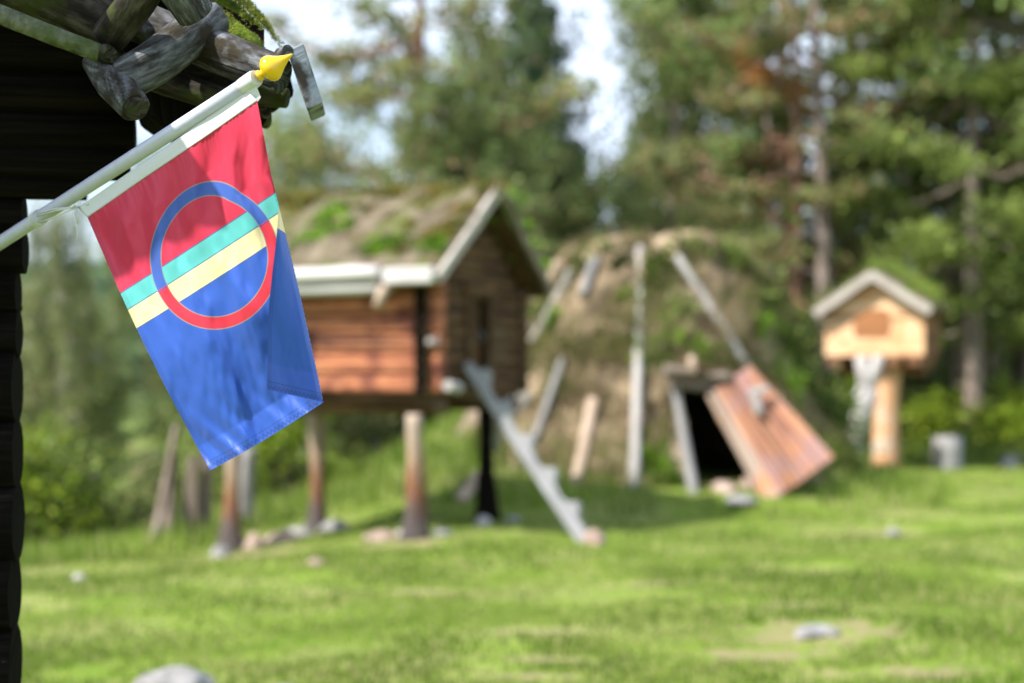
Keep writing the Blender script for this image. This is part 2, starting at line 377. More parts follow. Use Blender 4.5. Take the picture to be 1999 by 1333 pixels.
f2 = noisen(n, ob, 1.0, 6, .7, (2.6, 4.5, 1), (4, 2, 0)); r2 = rampnode(n, [(.36, (.74, .82, .65)), (.62, (1.18, 1.12, 1.2))]); n.links.new(f2, r2.inputs[0])
c = mixc(n, 1.0, r1.outputs[0], r2.outputs[0], 'MULTIPLY')
f3 = noisen(n, ob, 1.0, 5, .6, (1.1, 2.6, 1), (8, 1, 0)); r3 = rampnode(n, [(.55, (0, 0, 0)), (.68, (1, 1, 1))]); n.links.new(f3, r3.inputs[0])
c = mixc(n, math_(n, 'MULTIPLY', r3.outputs[0], .55), c, (.34, .29, .15))
f4 = noisen(n, ob, 1.0, 6, .7, (3.0, 5.5, 1), (1, 9, 0)); r4 = rampnode(n, [(.58, (0, 0, 0)), (.66, (1, 1, 1))]); n.links.new(f4, r4.inputs[0])
c = mixc(n, math_(n, 'MULTIPLY', r4.outputs[0], .5), c, (.30, .22, .12))
sx = n.nodes.new('ShaderNodeSeparateXYZ'); n.links.new(ob, sx.inputs[0])
jn = noisen(n, ob, 4.5, 6, .75)
for (p, rx, ry) in DIRT:
    p = p.copy(); 
    dx = math_(n, 'DIVIDE', math_(n, 'SUBTRACT', sx.outputs[0], p.x), rx); dy = math_(n, 'DIVIDE', math_(n, 'SUBTRACT', sx.outputs[1], p.y), ry)
    q = math_(n, 'ADD', math_(n, 'MULTIPLY', dx, dx), math_(n, 'MULTIPLY', dy, dy))
    q = math_(n, 'ADD', q, math_(n, 'MULTIPLY_ADD', jn, 7.0, -3.3))
    k = n.nodes.new('ShaderNodeMapRange'); k.inputs['From Min'].default_value = 1.15; k.inputs['From Max'].default_value = .35; n.links.new(q, k.inputs['Value'])
    c = mixc(n, math_(n, 'MULTIPLY', k.outputs[0], .62), c, (.30, .22, .15))
fy = n.nodes.new('ShaderNodeMapRange'); fy.inputs['From Min'].default_value = 30; fy.inputs['From Max'].default_value = 60; n.links.new(sx.outputs[1], fy.inputs['Value'])
c = mixc(n, fy.outputs[0], c, (.06, .09, .03))
n.links.new(c, b.inputs['Base Color'])
bp = n.nodes.new('ShaderNodeBump'); bp.inputs['Strength'].default_value = .8; bp.inputs['Distance'].default_value = .05; n.links.new(noisen(n, ob, 14, 6, .7), bp.inputs['Height']); n.links.new(bp.outputs[0], b.inputs['Normal'])
tag(mesh_np('ground', V, F, gm, smooth=True), kind='structure')

wm, n, out = newmat('pond_water'); b = n.nodes.new('ShaderNodeBsdfPrincipled'); n.links.new(b.outputs[0], out.inputs[0])
b.inputs['Base Color'].default_value = (.03, .05, .07, 1); b.inputs['Roughness'].default_value = .08
bp = n.nodes.new('ShaderNodeBump'); bp.inputs['Strength'].default_value = .15; n.links.new(noisen(n, n.nodes.new('ShaderNodeTexCoord').outputs['Object'], 3, 3), bp.inputs['Height']); n.links.new(bp.outputs[0], b.inputs['Normal'])
mb = MB(); mb.v = [Vector((-27.5 + 15 * math.cos(a), 97 + 15 * math.sin(a), -3.0)) for a in np.linspace(0, 2 * math.pi, 40)[:-1]]
mb.quadv(tuple(range(39)), [(v.x, v.y) for v in mb.v]); tag(mb.build('water', wm), kind='structure')

def in_view(x, y, m=60):
    px = 999.5 + x / y * FPX; return (px > -m) & (px < 1999 + m)
GROUND_BLOCK = []
def blades(name, X, Y, Z, H, W, mat, lean=.35, parent=None, kind=None, lab=None, cat=None):
    n_ = len(X); a = rng.uniform(0, 2 * np.pi, n_); la = rng.uniform(0, 2 * np.pi, n_); ll = rng.uniform(0, lean, n_) * H
    dx = np.cos(a) * W; dy = np.sin(a) * W
    V = np.empty((n_, 3, 3)); V[:, 0] = np.stack([X - dx, Y - dy, Z], 1); V[:, 1] = np.stack([X + dx, Y + dy, Z], 1)
    V[:, 2] = np.stack([X + np.cos(la) * ll, Y + np.sin(la) * ll, Z + H], 1)
    o = mesh_np(name, V.reshape(-1, 3), np.arange(n_ * 3).reshape(-1, 3), mat, parent)
    return o
# short lawn grass: uneven tufts inside the view
N = 150000
yy = 5.5 * (27 / 5.5) ** rng.uniform(0, 1, N); xx = (rng.uniform(-60, 2060, N) - 999.5) / FPX * yy
den = fbm(xx * 1.3, yy * 1.3, 3, 21); keep = (den > -.55 + rng.uniform(-.5, .5, N) * 1.2) & (edge_dist(xx, yy) < .4)
for (p, rx, ry) in DIRT: keep &= (((xx - p.x) / rx) ** 2 + ((yy - p.y) / ry) ** 2 + rng.uniform(-.4, .4, N)) > .8
xx, yy = xx[keep], yy[keep]
tag(blades('grass', xx, yy, gh(xx, yy) - .004, (rng.uniform(.015, .045, len(xx)) * (1 + .5 * fbm(xx * 1.1, yy * 1.1, 2, 4))).clip(.01), .004 + .0006 * yy, M['grass_blade']),
    'short mown green grass with dry tufts covering the lawn', 'grass', kind='stuff')
# tall grass on the bank, round the turf hut and along the edge
N = 60000
xx = rng.uniform(-5.5, 9.5, N); yy = rng.uniform(12.3, 26, N); r = np.hypot(xx - GC.x, yy - GC.y); e = edge_dist(xx, yy)
front = (np.abs(xx - 2.55) < .95) & (yy < 17.6)
ring_ = (r < 3.9) & (r > 2.0) & ~front; bank = (xx < .6) & (yy > 17.3) & (e < 1); rim = (e > -.25) & (e < 1.6); back = (xx > 4.2) & (yy > 23.9)
keep = (ring_ & (rng.uniform(0, 1, N) < .75)) | bank | rim | back
xx, yy, r = xx[keep], yy[keep], r[keep]
tag(blades('tall_grass', xx, yy, gh(xx, yy) - .01, rng.uniform(.10, .34, len(xx)) * np.where(yy > 22, 1.2, .9), .012, M['tall_grass'], .6), 'tall unmown green grass round the turf hut and along the lawn edge', 'tall grass', kind='stuff')

# ------------------------------------------------------------------ stones
def stone(name, p, sx_, sy_, sz_, mat, label, group=None, seed=0, cat='stone'):
    import bmesh
    bm = bmesh.new(); bmesh.ops.create_icosphere(bm, subdivisions=4, radius=1)
    for v in bm.verts:
        c = v.co.copy(); q = 1 + .28 * mnoise.noise(c * 1.1 + Vector((seed * 5.3, 0, 0))) + .08 * mnoise.noise(c * 4 + Vector((seed, 2, 0)))
        v.co = Vector((c.x * sx_ * q, c.y * sy_ * q, max(c.z, -.4) * sz_ * q))
    me = bpy.data.meshes.new(name); bm.to_mesh(me); bm.free(); me.materials.append(mat)
    for q in me.polygons: q.use_smooth = True
    o = bpy.data.objects.new(name, me); COL.objects.link(o); o.location = (p[0], p[1], gz(p[0], p[1])); o.rotation_euler = (0, 0, seed * 1.7)
    o.rotation_euler.z *= .15
    return tag(o, label, cat, group)
def sp(px, py, d): v = P(px, py, d); return (v.x, v.y)
stone('boulder', sp(335, 1322, 7.25), .22, .16, .10, M['stone'], 'large grey stone at the bottom edge left of the centre', seed=1)
stone('stone', sp(553, 1333, 7.1), .07, .05, .04, M['stone'], 'small grey stone at the very bottom just right of the large one', seed=2)
stone('stone', sp(1590, 1250, 8.4), .15, .10, .055, M['stone'], 'flat pale grey stone in bare soil on the right foreground lawn', seed=3)
stone('stone', sp(1628, 1248, 8.35), .055, .045, .045, M['stone'], 'small stone touching the flat pale stone on the foreground lawn', seed=4)
stone('stone', sp(1745, 1036, 14.1), .10, .08, .07, M['stone'], 'small round stone in a bare patch below the open plank door', seed=5)
stone('stone', sp(153, 1103, 11.6), .07, .05, .05, M['white_stone'], 'small whitish stone alone on the left lawn', seed=6)
stone('stone', sp(618, 1100, 11.75), .12, .08, .045, M['pink_stone'], 'flat pinkish stone in the grass in front of the storehouse', seed=7)
G = 'foundation stones under the stilted storehouse'
stone('foundation_stone', sp(430, 1075, 13.6), .11, .10, .10, M['stone'], 'grey stone at the left of the front left stilt', G, 8)
stone('foundation_stone', sp(497, 1052, 14.3), .17, .12, .16, M['pink_stone'], 'large pinkish stone right of the front left stilt', G, 9)
stone('foundation_stone', sp(548, 1040, 14.7), .22, .13, .12, M['pink_stone'], 'long flat pink stone between the two left stilts', G, 10)
stone('foundation_stone', sp(585, 1030, 15.2), .20, .13, .10, M['stone'], 'grey stone just left of the rear left stilt', G, 11)
stone('foundation_stone', sp(655, 1024, 15.4), .17, .13, .11, M['stone'], 'dark grey stone right of the rear left stilt', G, 12)
stone('foundation_stone', sp(745, 1054, 13.6), .18, .11, .08, M['pink_stone'], 'brownish flat stone left of the front right stilt', G, 13)
stone('foundation_stone', sp(790, 1048, 13.7), .10, .09, .06, M['white_stone'], 'small pale stone against the foot of the front right stilt', G, 14)
stone('foundation_stone', sp(862, 1050, 13.55), .13, .09, .07, M['stone'], 'bluish stone right of the front right stilt', G, 15)
stone('foundation_stone', sp(944, 1034, 14.35), .085, .07, .09, M['white_stone'], 'bright white stone in front of the rear right stilt', G, 16)
stone('foundation_stone', sp(1000, 1026, 14.7), .10, .08, .06, M['stone'], 'dark stone in shade right of the rear right stilt', G, 17)
stone('door_slab', sp(1445, 1000, 16.15), .42, .18, .045, M['stone'], 'flat grey slab lying in front of the turf hut doorway', seed=18)
stone('stone', sp(1460, 968, 16.75), .10, .09, .13, M['pink_stone'], 'round pinkish stone at the foot of the open plank door', seed=19)
stone('stone', sp(1415, 978, 16.6), .20, .13, .10, M['pink_stone'], 'brownish stone lying across the threshold of the turf hut', seed=20)
stone('stone', sp(1968, 880, 23.4), .17, .14, .17, M['stone'], 'pale stone at the right edge beside the bushes', seed=21)
stone('stone', sp(1992, 876, 24.6), .16, .14, .16, M['stone'], 'grey stone cut by the right edge of the view', seed=22)

# ------------------------------------------------------------------ stilted storehouse
def log_wall(a, b, z0, nrow, h, r, seed, ext0=.12, ext1=.12, top=None, gap=None):
    """stacked round logs from a to b (xy); top(i) may shorten a row, gap cuts an opening"""
    mb = MB(); a = Vector(a); b = Vector(b); dv = (b - a).normalized()
    for i in range(nrow):
        z = z0 + h * (i + .5); s0, s1 = -ext0, (b - a).length + ext1
        if top:
            t = top(z)
            if t is None: continue
            s0, s1 = max(s0, t[0]), min(s1, t[1])
        segs = [(s0, s1)]
        if gap and gap[2] < z < gap[3]: segs = [(s0, gap[0]), (gap[1], s1)]
        for (q0, q1) in segs:
            if q1 - q0 < .03: continue
            mb.log(a + dv * q0 + Vector((0, 0, z)), a + dv * q1 + Vector((0, 0, z)), r, r, n=12, seg=7, wob=.10, seed=seed + i)
    return mb

u = Vector((.906, -.423, 0)); v = Vector((.423, .906, 0)); Z = Vector((0, 0, 1))
C0 = Vector((-.80, 13.4, 0)); LEN = 2.5; WID = 2.0
FL = 1.38
sh = thing('stilted_storehouse', 'log storehouse with mossy turf roof raised on wooden stilts, notched ladder at its gable', 'storehouse', tuple(C0 - u * LEN / 2 + v * WID / 2))
# long front wall (lit), logs squared into planks
mb = MB()
rows = 6; hh = 1.13 / rows
for i in range(rows):
    z = FL + hh * (i + .5)
    c = C0 - u * (LEN / 2 - .03) - v * (.012 * (i % 2)) + Z * z
    mb.box(c, u, Z, v, LEN / 2 + .15, hh / 2 - .011, .07)
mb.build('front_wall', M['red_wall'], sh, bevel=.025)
for o_, nm in ((Vector((0, 0, 0)), 'gable_wall'), (-u * LEN, 'gable_wall')):
    A = C0 + o_
    def top(z):
        zz = z - (FL + 1.0)
        if zz < 0: return (-9, 9)
        hw = 1.0 - zz / .74
        return None if hw < .06 else (1.0 - hw, 1.0 + hw)
    gap = (.72, 1.16, FL + .12, FL + .95) if o_.length == 0 else None
    m_ = log_wall(A, A + v * WID, FL - .02, 14, .135, .078, 30, .14, .14, top, gap)
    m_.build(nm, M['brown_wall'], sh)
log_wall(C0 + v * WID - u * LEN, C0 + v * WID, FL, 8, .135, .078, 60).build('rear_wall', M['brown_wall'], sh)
# door in the gable
mb = MB(); mb.box(C0 + v * .94 - u * .03 + Z * (FL + .535), Z, v, u, .415, .215, .02)
dr = mb.build('door', M['brown_wall'], sh, bevel=.01)
mb = MB()
for s_ in (.70, 1.18): mb.box(C0 + v * s_ + u * .07 + Z * (FL + .53), Z, v, u, .46, .035, .035)
mb.box(C0 + v * .94 + u * .07 + Z * (FL + 1.03), v, Z, u, .32, .04, .035)
mb.build('door_frame', M['brown_wall'], sh, bevel=.008)
mb = MB(); mb.tube([C0 + v * 1.1 + u * .0 + Z * (FL + .5), C0 + v * 1.1 + u * .06 + Z * (FL + .55), C0 + v * 1.1 + Z * (FL + .62)], .012, 8); mb.build('handle', M['grey_wood'], dr)
# corner log ends: pale knob and post
mb = MB(); mb.box(C0 + u * .0 - v * .115 + Z * (FL + .57), Z, u, v, .60, .055, .045); mb.build('corner_post', M['tar_wood'], sh, bevel=.02)
mb = MB(); mb.log(C0 + u * .13 - v * .05 + Z * 1.865, C0 + u * .13 - v * .20 + Z * 1.865, .035, .03); mb.build('peg', M['silver_wood'], sh)
mb = MB(); mb.log(C0 + u * .28 + v * .1 + Z * 1.43, C0 + u * .30 - v * .16 + Z * 1.455, .055, .05); mb.build('floor_pole', M['silver_wood'], sh)
# floor frame
mb = MB()
mb.prism([C0 - u * LEN + Z * (FL - .075), C0 + Z * (FL - .075), C0 + v * WID + Z * (FL - .075), C0 - u * LEN + v * WID + Z * (FL - .075)], Z * .07)
for t in (.18, WID - .18): mb.log(C0 - u * (LEN + .12) + v * t + Z * (FL - .14), C0 + u * .1 + v * t + Z * (FL - .14), .075, .07, seed=5)
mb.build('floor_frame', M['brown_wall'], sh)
# legs
lm, n, out = newmat('storehouse_leg_wood'); b = n.nodes.new('ShaderNodeBsdfPrincipled'); n.links.new(b.outputs[0], out.inputs[0]); b.inputs['Roughness'].default_value = .85
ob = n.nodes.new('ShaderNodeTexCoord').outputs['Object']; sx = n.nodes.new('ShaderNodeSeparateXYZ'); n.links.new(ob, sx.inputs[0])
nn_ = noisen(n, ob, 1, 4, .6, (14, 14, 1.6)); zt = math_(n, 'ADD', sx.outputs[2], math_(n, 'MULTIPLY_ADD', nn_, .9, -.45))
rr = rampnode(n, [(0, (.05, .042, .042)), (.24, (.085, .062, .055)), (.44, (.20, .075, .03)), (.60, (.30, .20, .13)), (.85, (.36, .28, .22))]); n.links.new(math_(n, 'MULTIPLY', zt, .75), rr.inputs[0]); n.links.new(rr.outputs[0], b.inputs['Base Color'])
bp = n.nodes.new('ShaderNodeBump'); bp.inputs['Strength'].default_value = .6; bp.inputs['Distance'].default_value = .01; n.links.new(noisen(n, ob, 1, 5, .6, (40, 40, 3)), bp.inputs['Height']); n.links.new(bp.outputs[0], b.inputs['Normal'])
NR = Vector((-.92, 13.5, 0))
for k, q in enumerate((NR, NR + v * 1.55, NR - u * 2.1, NR - u * 2.1 + v * 1.55)):
    z0 = gz(q.x, q.y) - .05
    if k in (2, 3): z0 -= .02
    mb = MB(); H = FL - .2 - z0; pts = []; rad = []
    for i in range(13):
        t = i / 12
        r_ = .086 + .095 * math.exp(-t * 8) + .012 * math.sin(t * 5 + k)
        pts.append(Vector((.012 * math.sin(t * 4 + k * 2), .012 * math.cos(t * 3 + k), t * H))); rad.append(r_)
    mb.tube(pts, rad, 16, True, .18, k + 3)
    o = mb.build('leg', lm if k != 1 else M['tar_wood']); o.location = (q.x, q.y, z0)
    o.parent = sh; o.matrix_parent_inverse = Matrix.Translation(sh.location).inverted()
# roof
AP = C0 + v * 1.0; EH = 1.25; OV = .25; ZR = 3.33; ZE = 2.42
def roof_slab(side, t0, t1, off=.0):
    e = AP + v * (side * EH); r_ = AP
    nrm = (Z * EH + v * side * (ZR - ZE)).normalized()
    a = [r_ + u * OV + Z * ZR, e + u * OV + Z * ZE, e - u * (LEN + OV) + Z * ZE, r_ - u * (LEN + OV) + Z * ZR]
    return [p + nrm * t0 for p in a], nrm * (t1 - t0)
mb = MB()
for s_ in (-1, 1):
    pl, ex = roof_slab(s_, -.05, 0); mb.prism(pl, ex)
mb.build('roof_boards', M['brown_wall'], sh)
def turf_surface(name, side, mat):
    nu, nv = 80, 36
    nrm = (Z * EH + v * side * (ZR - ZE)).normalized(); V_ = []
    for j in range(nv + 1):
        for i in range(nu + 1):
            a = i / nu; c = j / nv
            p = AP + u * (OV - a * (LEN + 2 * OV)) + v * side * EH * (1 - c) + Z * (ZE + (ZR - ZE) * c)
            edge = min(1, min(a, 1 - a) * 14) ** .5 * min(1, (c + .03) * 8) ** .5
            if j in (0, ) or i in (0, nu): edge = 0
            h_ = .004 + edge * (.12 + .035 * float(fbm(a * 14, c * 6, 4, 11 + side)))
            V_.append(p + nrm * h_)
    F_ = []
    for j in range(nv):
        for i in range(nu):
            b_ = j * (nu + 1) + i; F_.append((b_, b_ + 1, b_ + nu + 2, b_ + nu + 1) if side > 0 else (b_ + nu + 1, b_ + nu + 2, b_ + 1, b_))
    return np.array([tuple(x) for x in V_]), np.array(F_)
tv = []; tf = []; c_ = 0
for s_ in (-1, 1):
    a, f = turf_surface('turf', s_, None); tv.append(a); tf.append(f + c_); c_ += len(a)
tv = np.concatenate(tv); tf = np.concatenate(tf)
turf = mesh_np('turf', tv, tf, M['turf_roof'], sh, True)
# plants on the roof: vivid weeds in patches, dry grass along the ridge
def on_roof(a, c, side=-1): 
    p = AP + u * (OV - a * (LEN + 2 * OV)) + v * side * EH * (1 - c) + Z * (ZE + (ZR - ZE) * c); return p + (Z * EH + v * side * (ZR - ZE)).normalized() * .10
def leaf_quads(C, S, asp=.5, flat=0.0, seed=0):
    r_ = np.random.default_rng(seed); n_ = len(C)
    a = r_.normal(size=(n_, 3)); a[:, 2] *= (1 - flat); a /= np.linalg.norm(a, axis=1)[:, None] + 1e-9
    b_ = r_.normal(size=(n_, 3)); b_[:, 2] *= (1 - flat); b_ -= a * (a * b_).sum(1)[:, None]; b_ /= np.linalg.norm(b_, axis=1)[:, None] + 1e-9
    S = np.asarray(S).reshape(-1, 1); a = a * S; b_ = b_ * S * asp
    Vv = np.empty((n_, 4, 3)); Vv[:, 0] = C - a; Vv[:, 1] = C - b_; Vv[:, 2] = C + a; Vv[:, 3] = C + b_
    return Vv.reshape(-1, 3), np.arange(n_ * 4).reshape(-1, 4)
def weeds(spots, seed, mat, size=.035, per=260, par=sh, name='roof_weeds'):
    Cs = []; r_ = np.random.default_rng(seed)
    for (p, rad, hgt, k) in spots:
        q = r_.normal(size=(int(per * k), 3)) * np.array([rad, rad * .7, hgt]) * .55; q[:, 2] = np.abs(q[:, 2]) * .9
        q[:, 2] += (q @ np.array(tuple(v))) * .72
        Cs.append(q + np.array(tuple(p)))
    Cs = np.concatenate(Cs); V_, F_ = leaf_quads(Cs, r_.uniform(size * .6, size * 1.3, len(Cs)), .5, .2, seed)
    return mesh_np(name, V_, F_, mat, par)
def rp(px, py):
    """photo pixel -> point on the front roof slope"""
    best = None
    for a in np.linspace(0, 1, 90):
        for c in np.linspace(0, 1, 50):
            p = on_roof(a, c); qx = 999.5 + p.x / p.y * FPX; qy = HORIZON - (p.z - EYE) / p.y * FPX
            d_ = (qx - px) ** 2 + (qy - py) ** 2
            if best is None or d_ < best[0]: best = (d_, p)
    return best[1]
M['weed'] = leafmat('vivid_weeds', (.10, .22, .012), (.22, .38, .03), None, 4, .45)
M['moss_leaf'] = leafmat('olive_moss', (.10, .12, .01), (.21, .19, .03), (.25, .14, .05), 3, .3)
weeds([(rp(645, 432), .17, .14, 1.3), (rp(615, 470), .22, .10, 1.2), (rp(668, 450), .10, .12, .6), (rp(590, 485), .15, .06, .8), (rp(760, 478), .17, .08, .8), (rp(735, 485), .14, .06, .5), (rp(838, 488), .12, .06, .8), (rp(852, 478), .09, .08, .6), (rp(720,470),.2,.05,.3)], 3, M['weed'])
weeds([(on_roof(t, .97), .14, .07, .5) for t in np.linspace(.0, 1, 26)] + [(rp(880, 440), .12, .05, .5), (rp(865, 462), .12, .05, .7), (rp(905, 410), .1, .05, .4), (rp(590, 400), .25, .05, .5)], 4, M['moss_leaf'], .03, name='roof_moss')
weeds([(on_roof(a_, c_), .16, .03, .5) for a_, c_ in ((.08,.8),(.16,.86),(.3,.75),(.42,.84),(.55,.8),(.66,.88),(.24,.55),(.1,.45),(.5,.6),(.38,.4),(.2,.25),(.6,.35))], 14, M['moss_leaf'], .035, name='roof_moss')
weeds([(on_roof(t, .8, 1), .2, .08, 1.0) for t in (0.02, .12, .25, .4)] + [(on_roof(.02, c, 1), .12, .06, .8) for c in (.2, .4, .6, .9)], 5, M['weed'], name='roof_weeds')
# verge boards
for s_ in (-1, 1):
    mb = MB(); nrm = (Z * EH + v * s_ * (ZR - ZE)).normalized(); dn = (v * s_ * EH - Z * (ZR - ZE)).normalized()
    a = AP + u * (OV + .04) + Z * (ZR + .07) - nrm * .04; L_ = math.hypot(EH, ZR - ZE) + .03
    jn_ = .55
    mb.box(a + dn * (jn_ / 2) + nrm * .055, dn, nrm, u, jn_ / 2 + .02, .055, .025)
    mb.box(a + dn * (jn_ + (L_ - jn_) / 2) + nrm * .03 + u * -.012, dn, nrm, u, (L_ - jn_) / 2 + .04, .050, .025)
    mb.build('verge_board', M['pale_grey'] if s_ < 0 else M['brown_grey'], sh, bevel=.008)
# eave logs
e0 = AP - v * EH
mb = MB()
mb.log(e0 - u * (LEN + OV) + Z * (ZE + .06) - v * .06, e0 - u * .33 + Z * (ZE + .085) - v * .06, .07, .075, seed=2, bend=.015)
mb.build('eave_log', M['eave_wood'], sh)
mb = MB(); mb.box(e0 - u * .02 + Z * (ZE + .05) - v * .05, u, Z, v, .26, .075, .06); mb.build('eave_log', M['eave_wood'], sh, bevel=.02)
mb = MB(); mb.log(e0 - u * (LEN - .1) + Z * (ZE - .06) - v * .02, e0 - u * .36 + Z * (ZE - .05) - v * .02, .05, .055, seed=3, bend=.01); mb.build('lower_eave_log', M['eave_wood'], sh)
for t in (.27, 1.5, 2.4):
    mb = MB(); c_ = e0 - u * t
    mb.tube([c_ + v * .55 + Z * (ZE + .32), c_ + v * .1 + Z * (ZE - .0), c_ - v * .12 + Z * (ZE - .10), c_ - v * .16 - u * .03 + Z * (ZE - .24)], [.05, .05, .055, .045], 10, True, .1, 4)
    mb.build('roof_crook', M['pale_wood'], sh)

# notched log ladder
A = P(915, 715, 13.85); B = P(1150, 1052, 13.2); B.z = gz(B.x, B.y) - .02
ld = thing('notched_ladder', 'grey log ladder with carved steps leaning up to the storehouse gable', 'ladder', tuple(B))
dv = (A - B).normalized(); Lg = (A - B).length
perp = dv.cross(Vector((0, -1, 0))).normalized()
if perp.x < 0: perp = -perp
side = dv.cross(perp).normalized()
prof = []; steps = 5
pts2 = [(0, -.085), (Lg * .5, -.075), (Lg, -.05), (Lg + .03, .0)]
top_ = [(Lg, .055)]
for k in range(steps, 0, -1):
    s0 = Lg * k / (steps + .35)
    top_ += [(s0 + .11, .035), (s0 + .03, .06), (s0 - .005, .13), (s0 - .04, .155), (s0 - .08, .12), (s0 - .14, .06)]
top_ += [(0.0, .05)]
poly = [B + dv * a + perp * b_ for a, b_ in pts2 + top_]
mb = MB(); mb.prism([p - side * .075 for p in poly], side * .15); mb.build('notched_log', wood('ladder_wood', [(0.3, (.17, .17, .175)), (0.55, (.29, .29, .30)), (0.7, (.40, .40, .41))], bump=.4), ld, bevel=.03)
mb = MB(); q = P(1140, 1035, 13.15); q2 = P(1178, 1058, 13.05); q2.z = max(q2.z, gz(q2.x, q2.y) + .05)
stone('foot_stone', (P(1160, 1050, 13.1).x, 13.1), .14, .10, .13, M['pink_stone'], 'pinkish stone at the foot of the notched ladder', seed=31)

# ------------------------------------------------------------------ turf hut
PROF = [(-.3, 2.95), (0, 2.72), (.54, 2.5), (1.08, 2.12), (1.6, 1.93), (2.08, 1.78), (2.5, 1.56), (2.9, 1.34), (3.2, 1.12), (3.33, .85), (3.38, .4), (3.38, 0.0)]
def gR(z):
    for (z0, r0), (z1, r1) in zip(PROF[:-1], PROF[1:]):
        if z <= z1: return r0 + (r1 - r0) * (z - z0) / (z1 - z0 + 1e-9)
    return 0
def hnoise(an, z):
    q = Vector((math.cos(an) * 2.2, math.sin(an) * 2.2, z)); return .15 * mnoise.noise(q * .9) + .11 * mnoise.noise(q * 2.6) + .07 * mnoise.noise(q * 6)
def hit(px, py, off=0.0):
    d = 15.0
    while d < 21:
        p = P(px, py, d)
        an_ = math.atan2(p.y - GC.y, p.x - GC.x)
        if math.hypot(p.x - GC.x, p.y - GC.y) < gR(p.z) + max(0, hnoise(an_, p.z)) + off: return p
        d += .02
    return P(px, py, 19.3)
hut = thing('turf_hut', 'round peat and turf hut with dark doorway, grass and moss growing over it', 'turf hut', (GC.x, GC.y, 0))
DOOR = [(1322, 762), (1425, 762), (1482, 1000), (1362, 1000)]
def inpoly(px, py, poly):
    c = False; j = len(poly) - 1
    for i in range(len(poly)):
        xi, yi = poly[i]; xj, yj = poly[j]
        if (yi > py) != (yj > py) and px < (xj - xi) * (py - yi) / (yj - yi) + xi: c = not c
        j = i
    return c
na, nz_ = 260, 90; V_ = []; arc = [0]
for (z0, r0), (z1, r1) in zip(PROF[:-1], PROF[1:]): arc.append(arc[-1] + math.hypot(z1 - z0, r1 - r0))
for j in range(nz_ + 1):
    s_ = arc[-1] * j / nz_
    for k in range(len(PROF) - 1):
        if s_ <= arc[k + 1] + 1e-9: break
    t = (s_ - arc[k]) / (arc[k + 1] - arc[k]); z = PROF[k][0] + (PROF[k + 1][0] - PROF[k][0]) * t; r_ = PROF[k][1] + (PROF[k + 1][1] - PROF[k][1]) * t
    for i in range(na):
        an = 2 * math.pi * i / na; cx_, sy_ = math.cos(an), math.sin(an)
        nn = hnoise(an, z)
        if r_ < .2: nn *= r_ / .2
        V_.append((GC.x + cx_ * (r_ + nn), GC.y + sy_ * (r_ + nn), z + .5 * nn * (z > 3)))
V_ = np.array(V_); F_ = []
for j in range(nz_):
    for i in range(na):
        a = j * na + i; b_ = j * na + (i + 1) % na; c = V_[a]
        if c[1] < GC.y:
            px = 999.5 + c[0] / c[1] * FPX; py = HORIZON - (c[2] - EYE) / c[1] * FPX
            if inpoly(px, py, DOOR): continue
        F_.append((a, b_, b_ + na, a + na))
mesh_np('turf_shell', V_, np.array(F_), M['turf_wall'], hut, True)
# grass and dry straw on the hut
def hutblades(N, zlo, zhi, mat, hlo, hhi, name, seed, mask=None, wd=.008):
    r_ = np.random.default_rng(seed); an = r_.uniform(0, 2 * np.pi, N); zz = r_.uniform(zlo, zhi, N)
    zp = np.array([p[0] for p in PROF[:-1]]); rp_ = np.array([p[1] for p in PROF[:-1]]); rr_ = np.interp(zz, zp, rp_) + r_.uniform(-.05, .07, N)
    x = GC.x + np.cos(an) * rr_; y = GC.y + np.sin(an) * rr_
    k = fbm(an * 3.2, zz * 2.1, 3, seed) > (mask if mask is not None else -9)
    px = 999.5 + x / y * FPX; py = HORIZON - (zz - EYE) / y * FPX
    k &= ~((px > 1310) & (px < 1490) & (py > 745) & (y < GC.y))
    x, y, zz, an = x[k], y[k], zz[k], an[k]; n_ = len(x); H = r_.uniform(hlo, hhi, n_)
    t = r_.uniform(0, 2 * np.pi, n_); dx = np.cos(t) * wd; dy = np.sin(t) * wd
    lean = r_.uniform(.1, .7, n_)
    V = np.empty((n_, 3, 3)); V[:, 0] = np.stack([x - dx, y - dy, zz], 1); V[:, 1] = np.stack([x + dx, y + dy, zz], 1)
    V[:, 2] = np.stack([x + np.cos(an) * H * lean, y + np.sin(an) * H * lean, zz + H * (1 - lean * 1.3)], 1)
    return mesh_np(name, V.reshape(-1, 3), np.arange(n_ * 3).reshape(-1, 3), mat, hut)
hutblades(42000, .1, 3.36, M['dry_grass'], .10, .34, 'dry_grass', 41, -.15, .011)
hutblades(30000, .1, 3.3, M['tall_grass'], .10, .30, 'green_grass', 42, .06, .011)
hutblades(9000, .0, .75, M['tall_grass'], .15, .36, 'green_grass', 43, -.5)
def hutspots(sp_, mat, seed, size=.05, name='leafy_plants'):
    Cs = []; r_ = np.random.default_rng(seed)
    for (px, py, rad, k) in sp_:
        p = hit(px, py, .02); q = r_.normal(size=(int(300 * k), 3)) * rad * .5; Cs.append(q * np.array([1, .35, 1]) + np.array(tuple(p)))
    Cs = np.concatenate(Cs); a, f = leaf_quads(Cs, r_.uniform(size * .6, size * 1.3, len(Cs)), .5, .1, seed); return mesh_np(name, a, f, mat, hut)
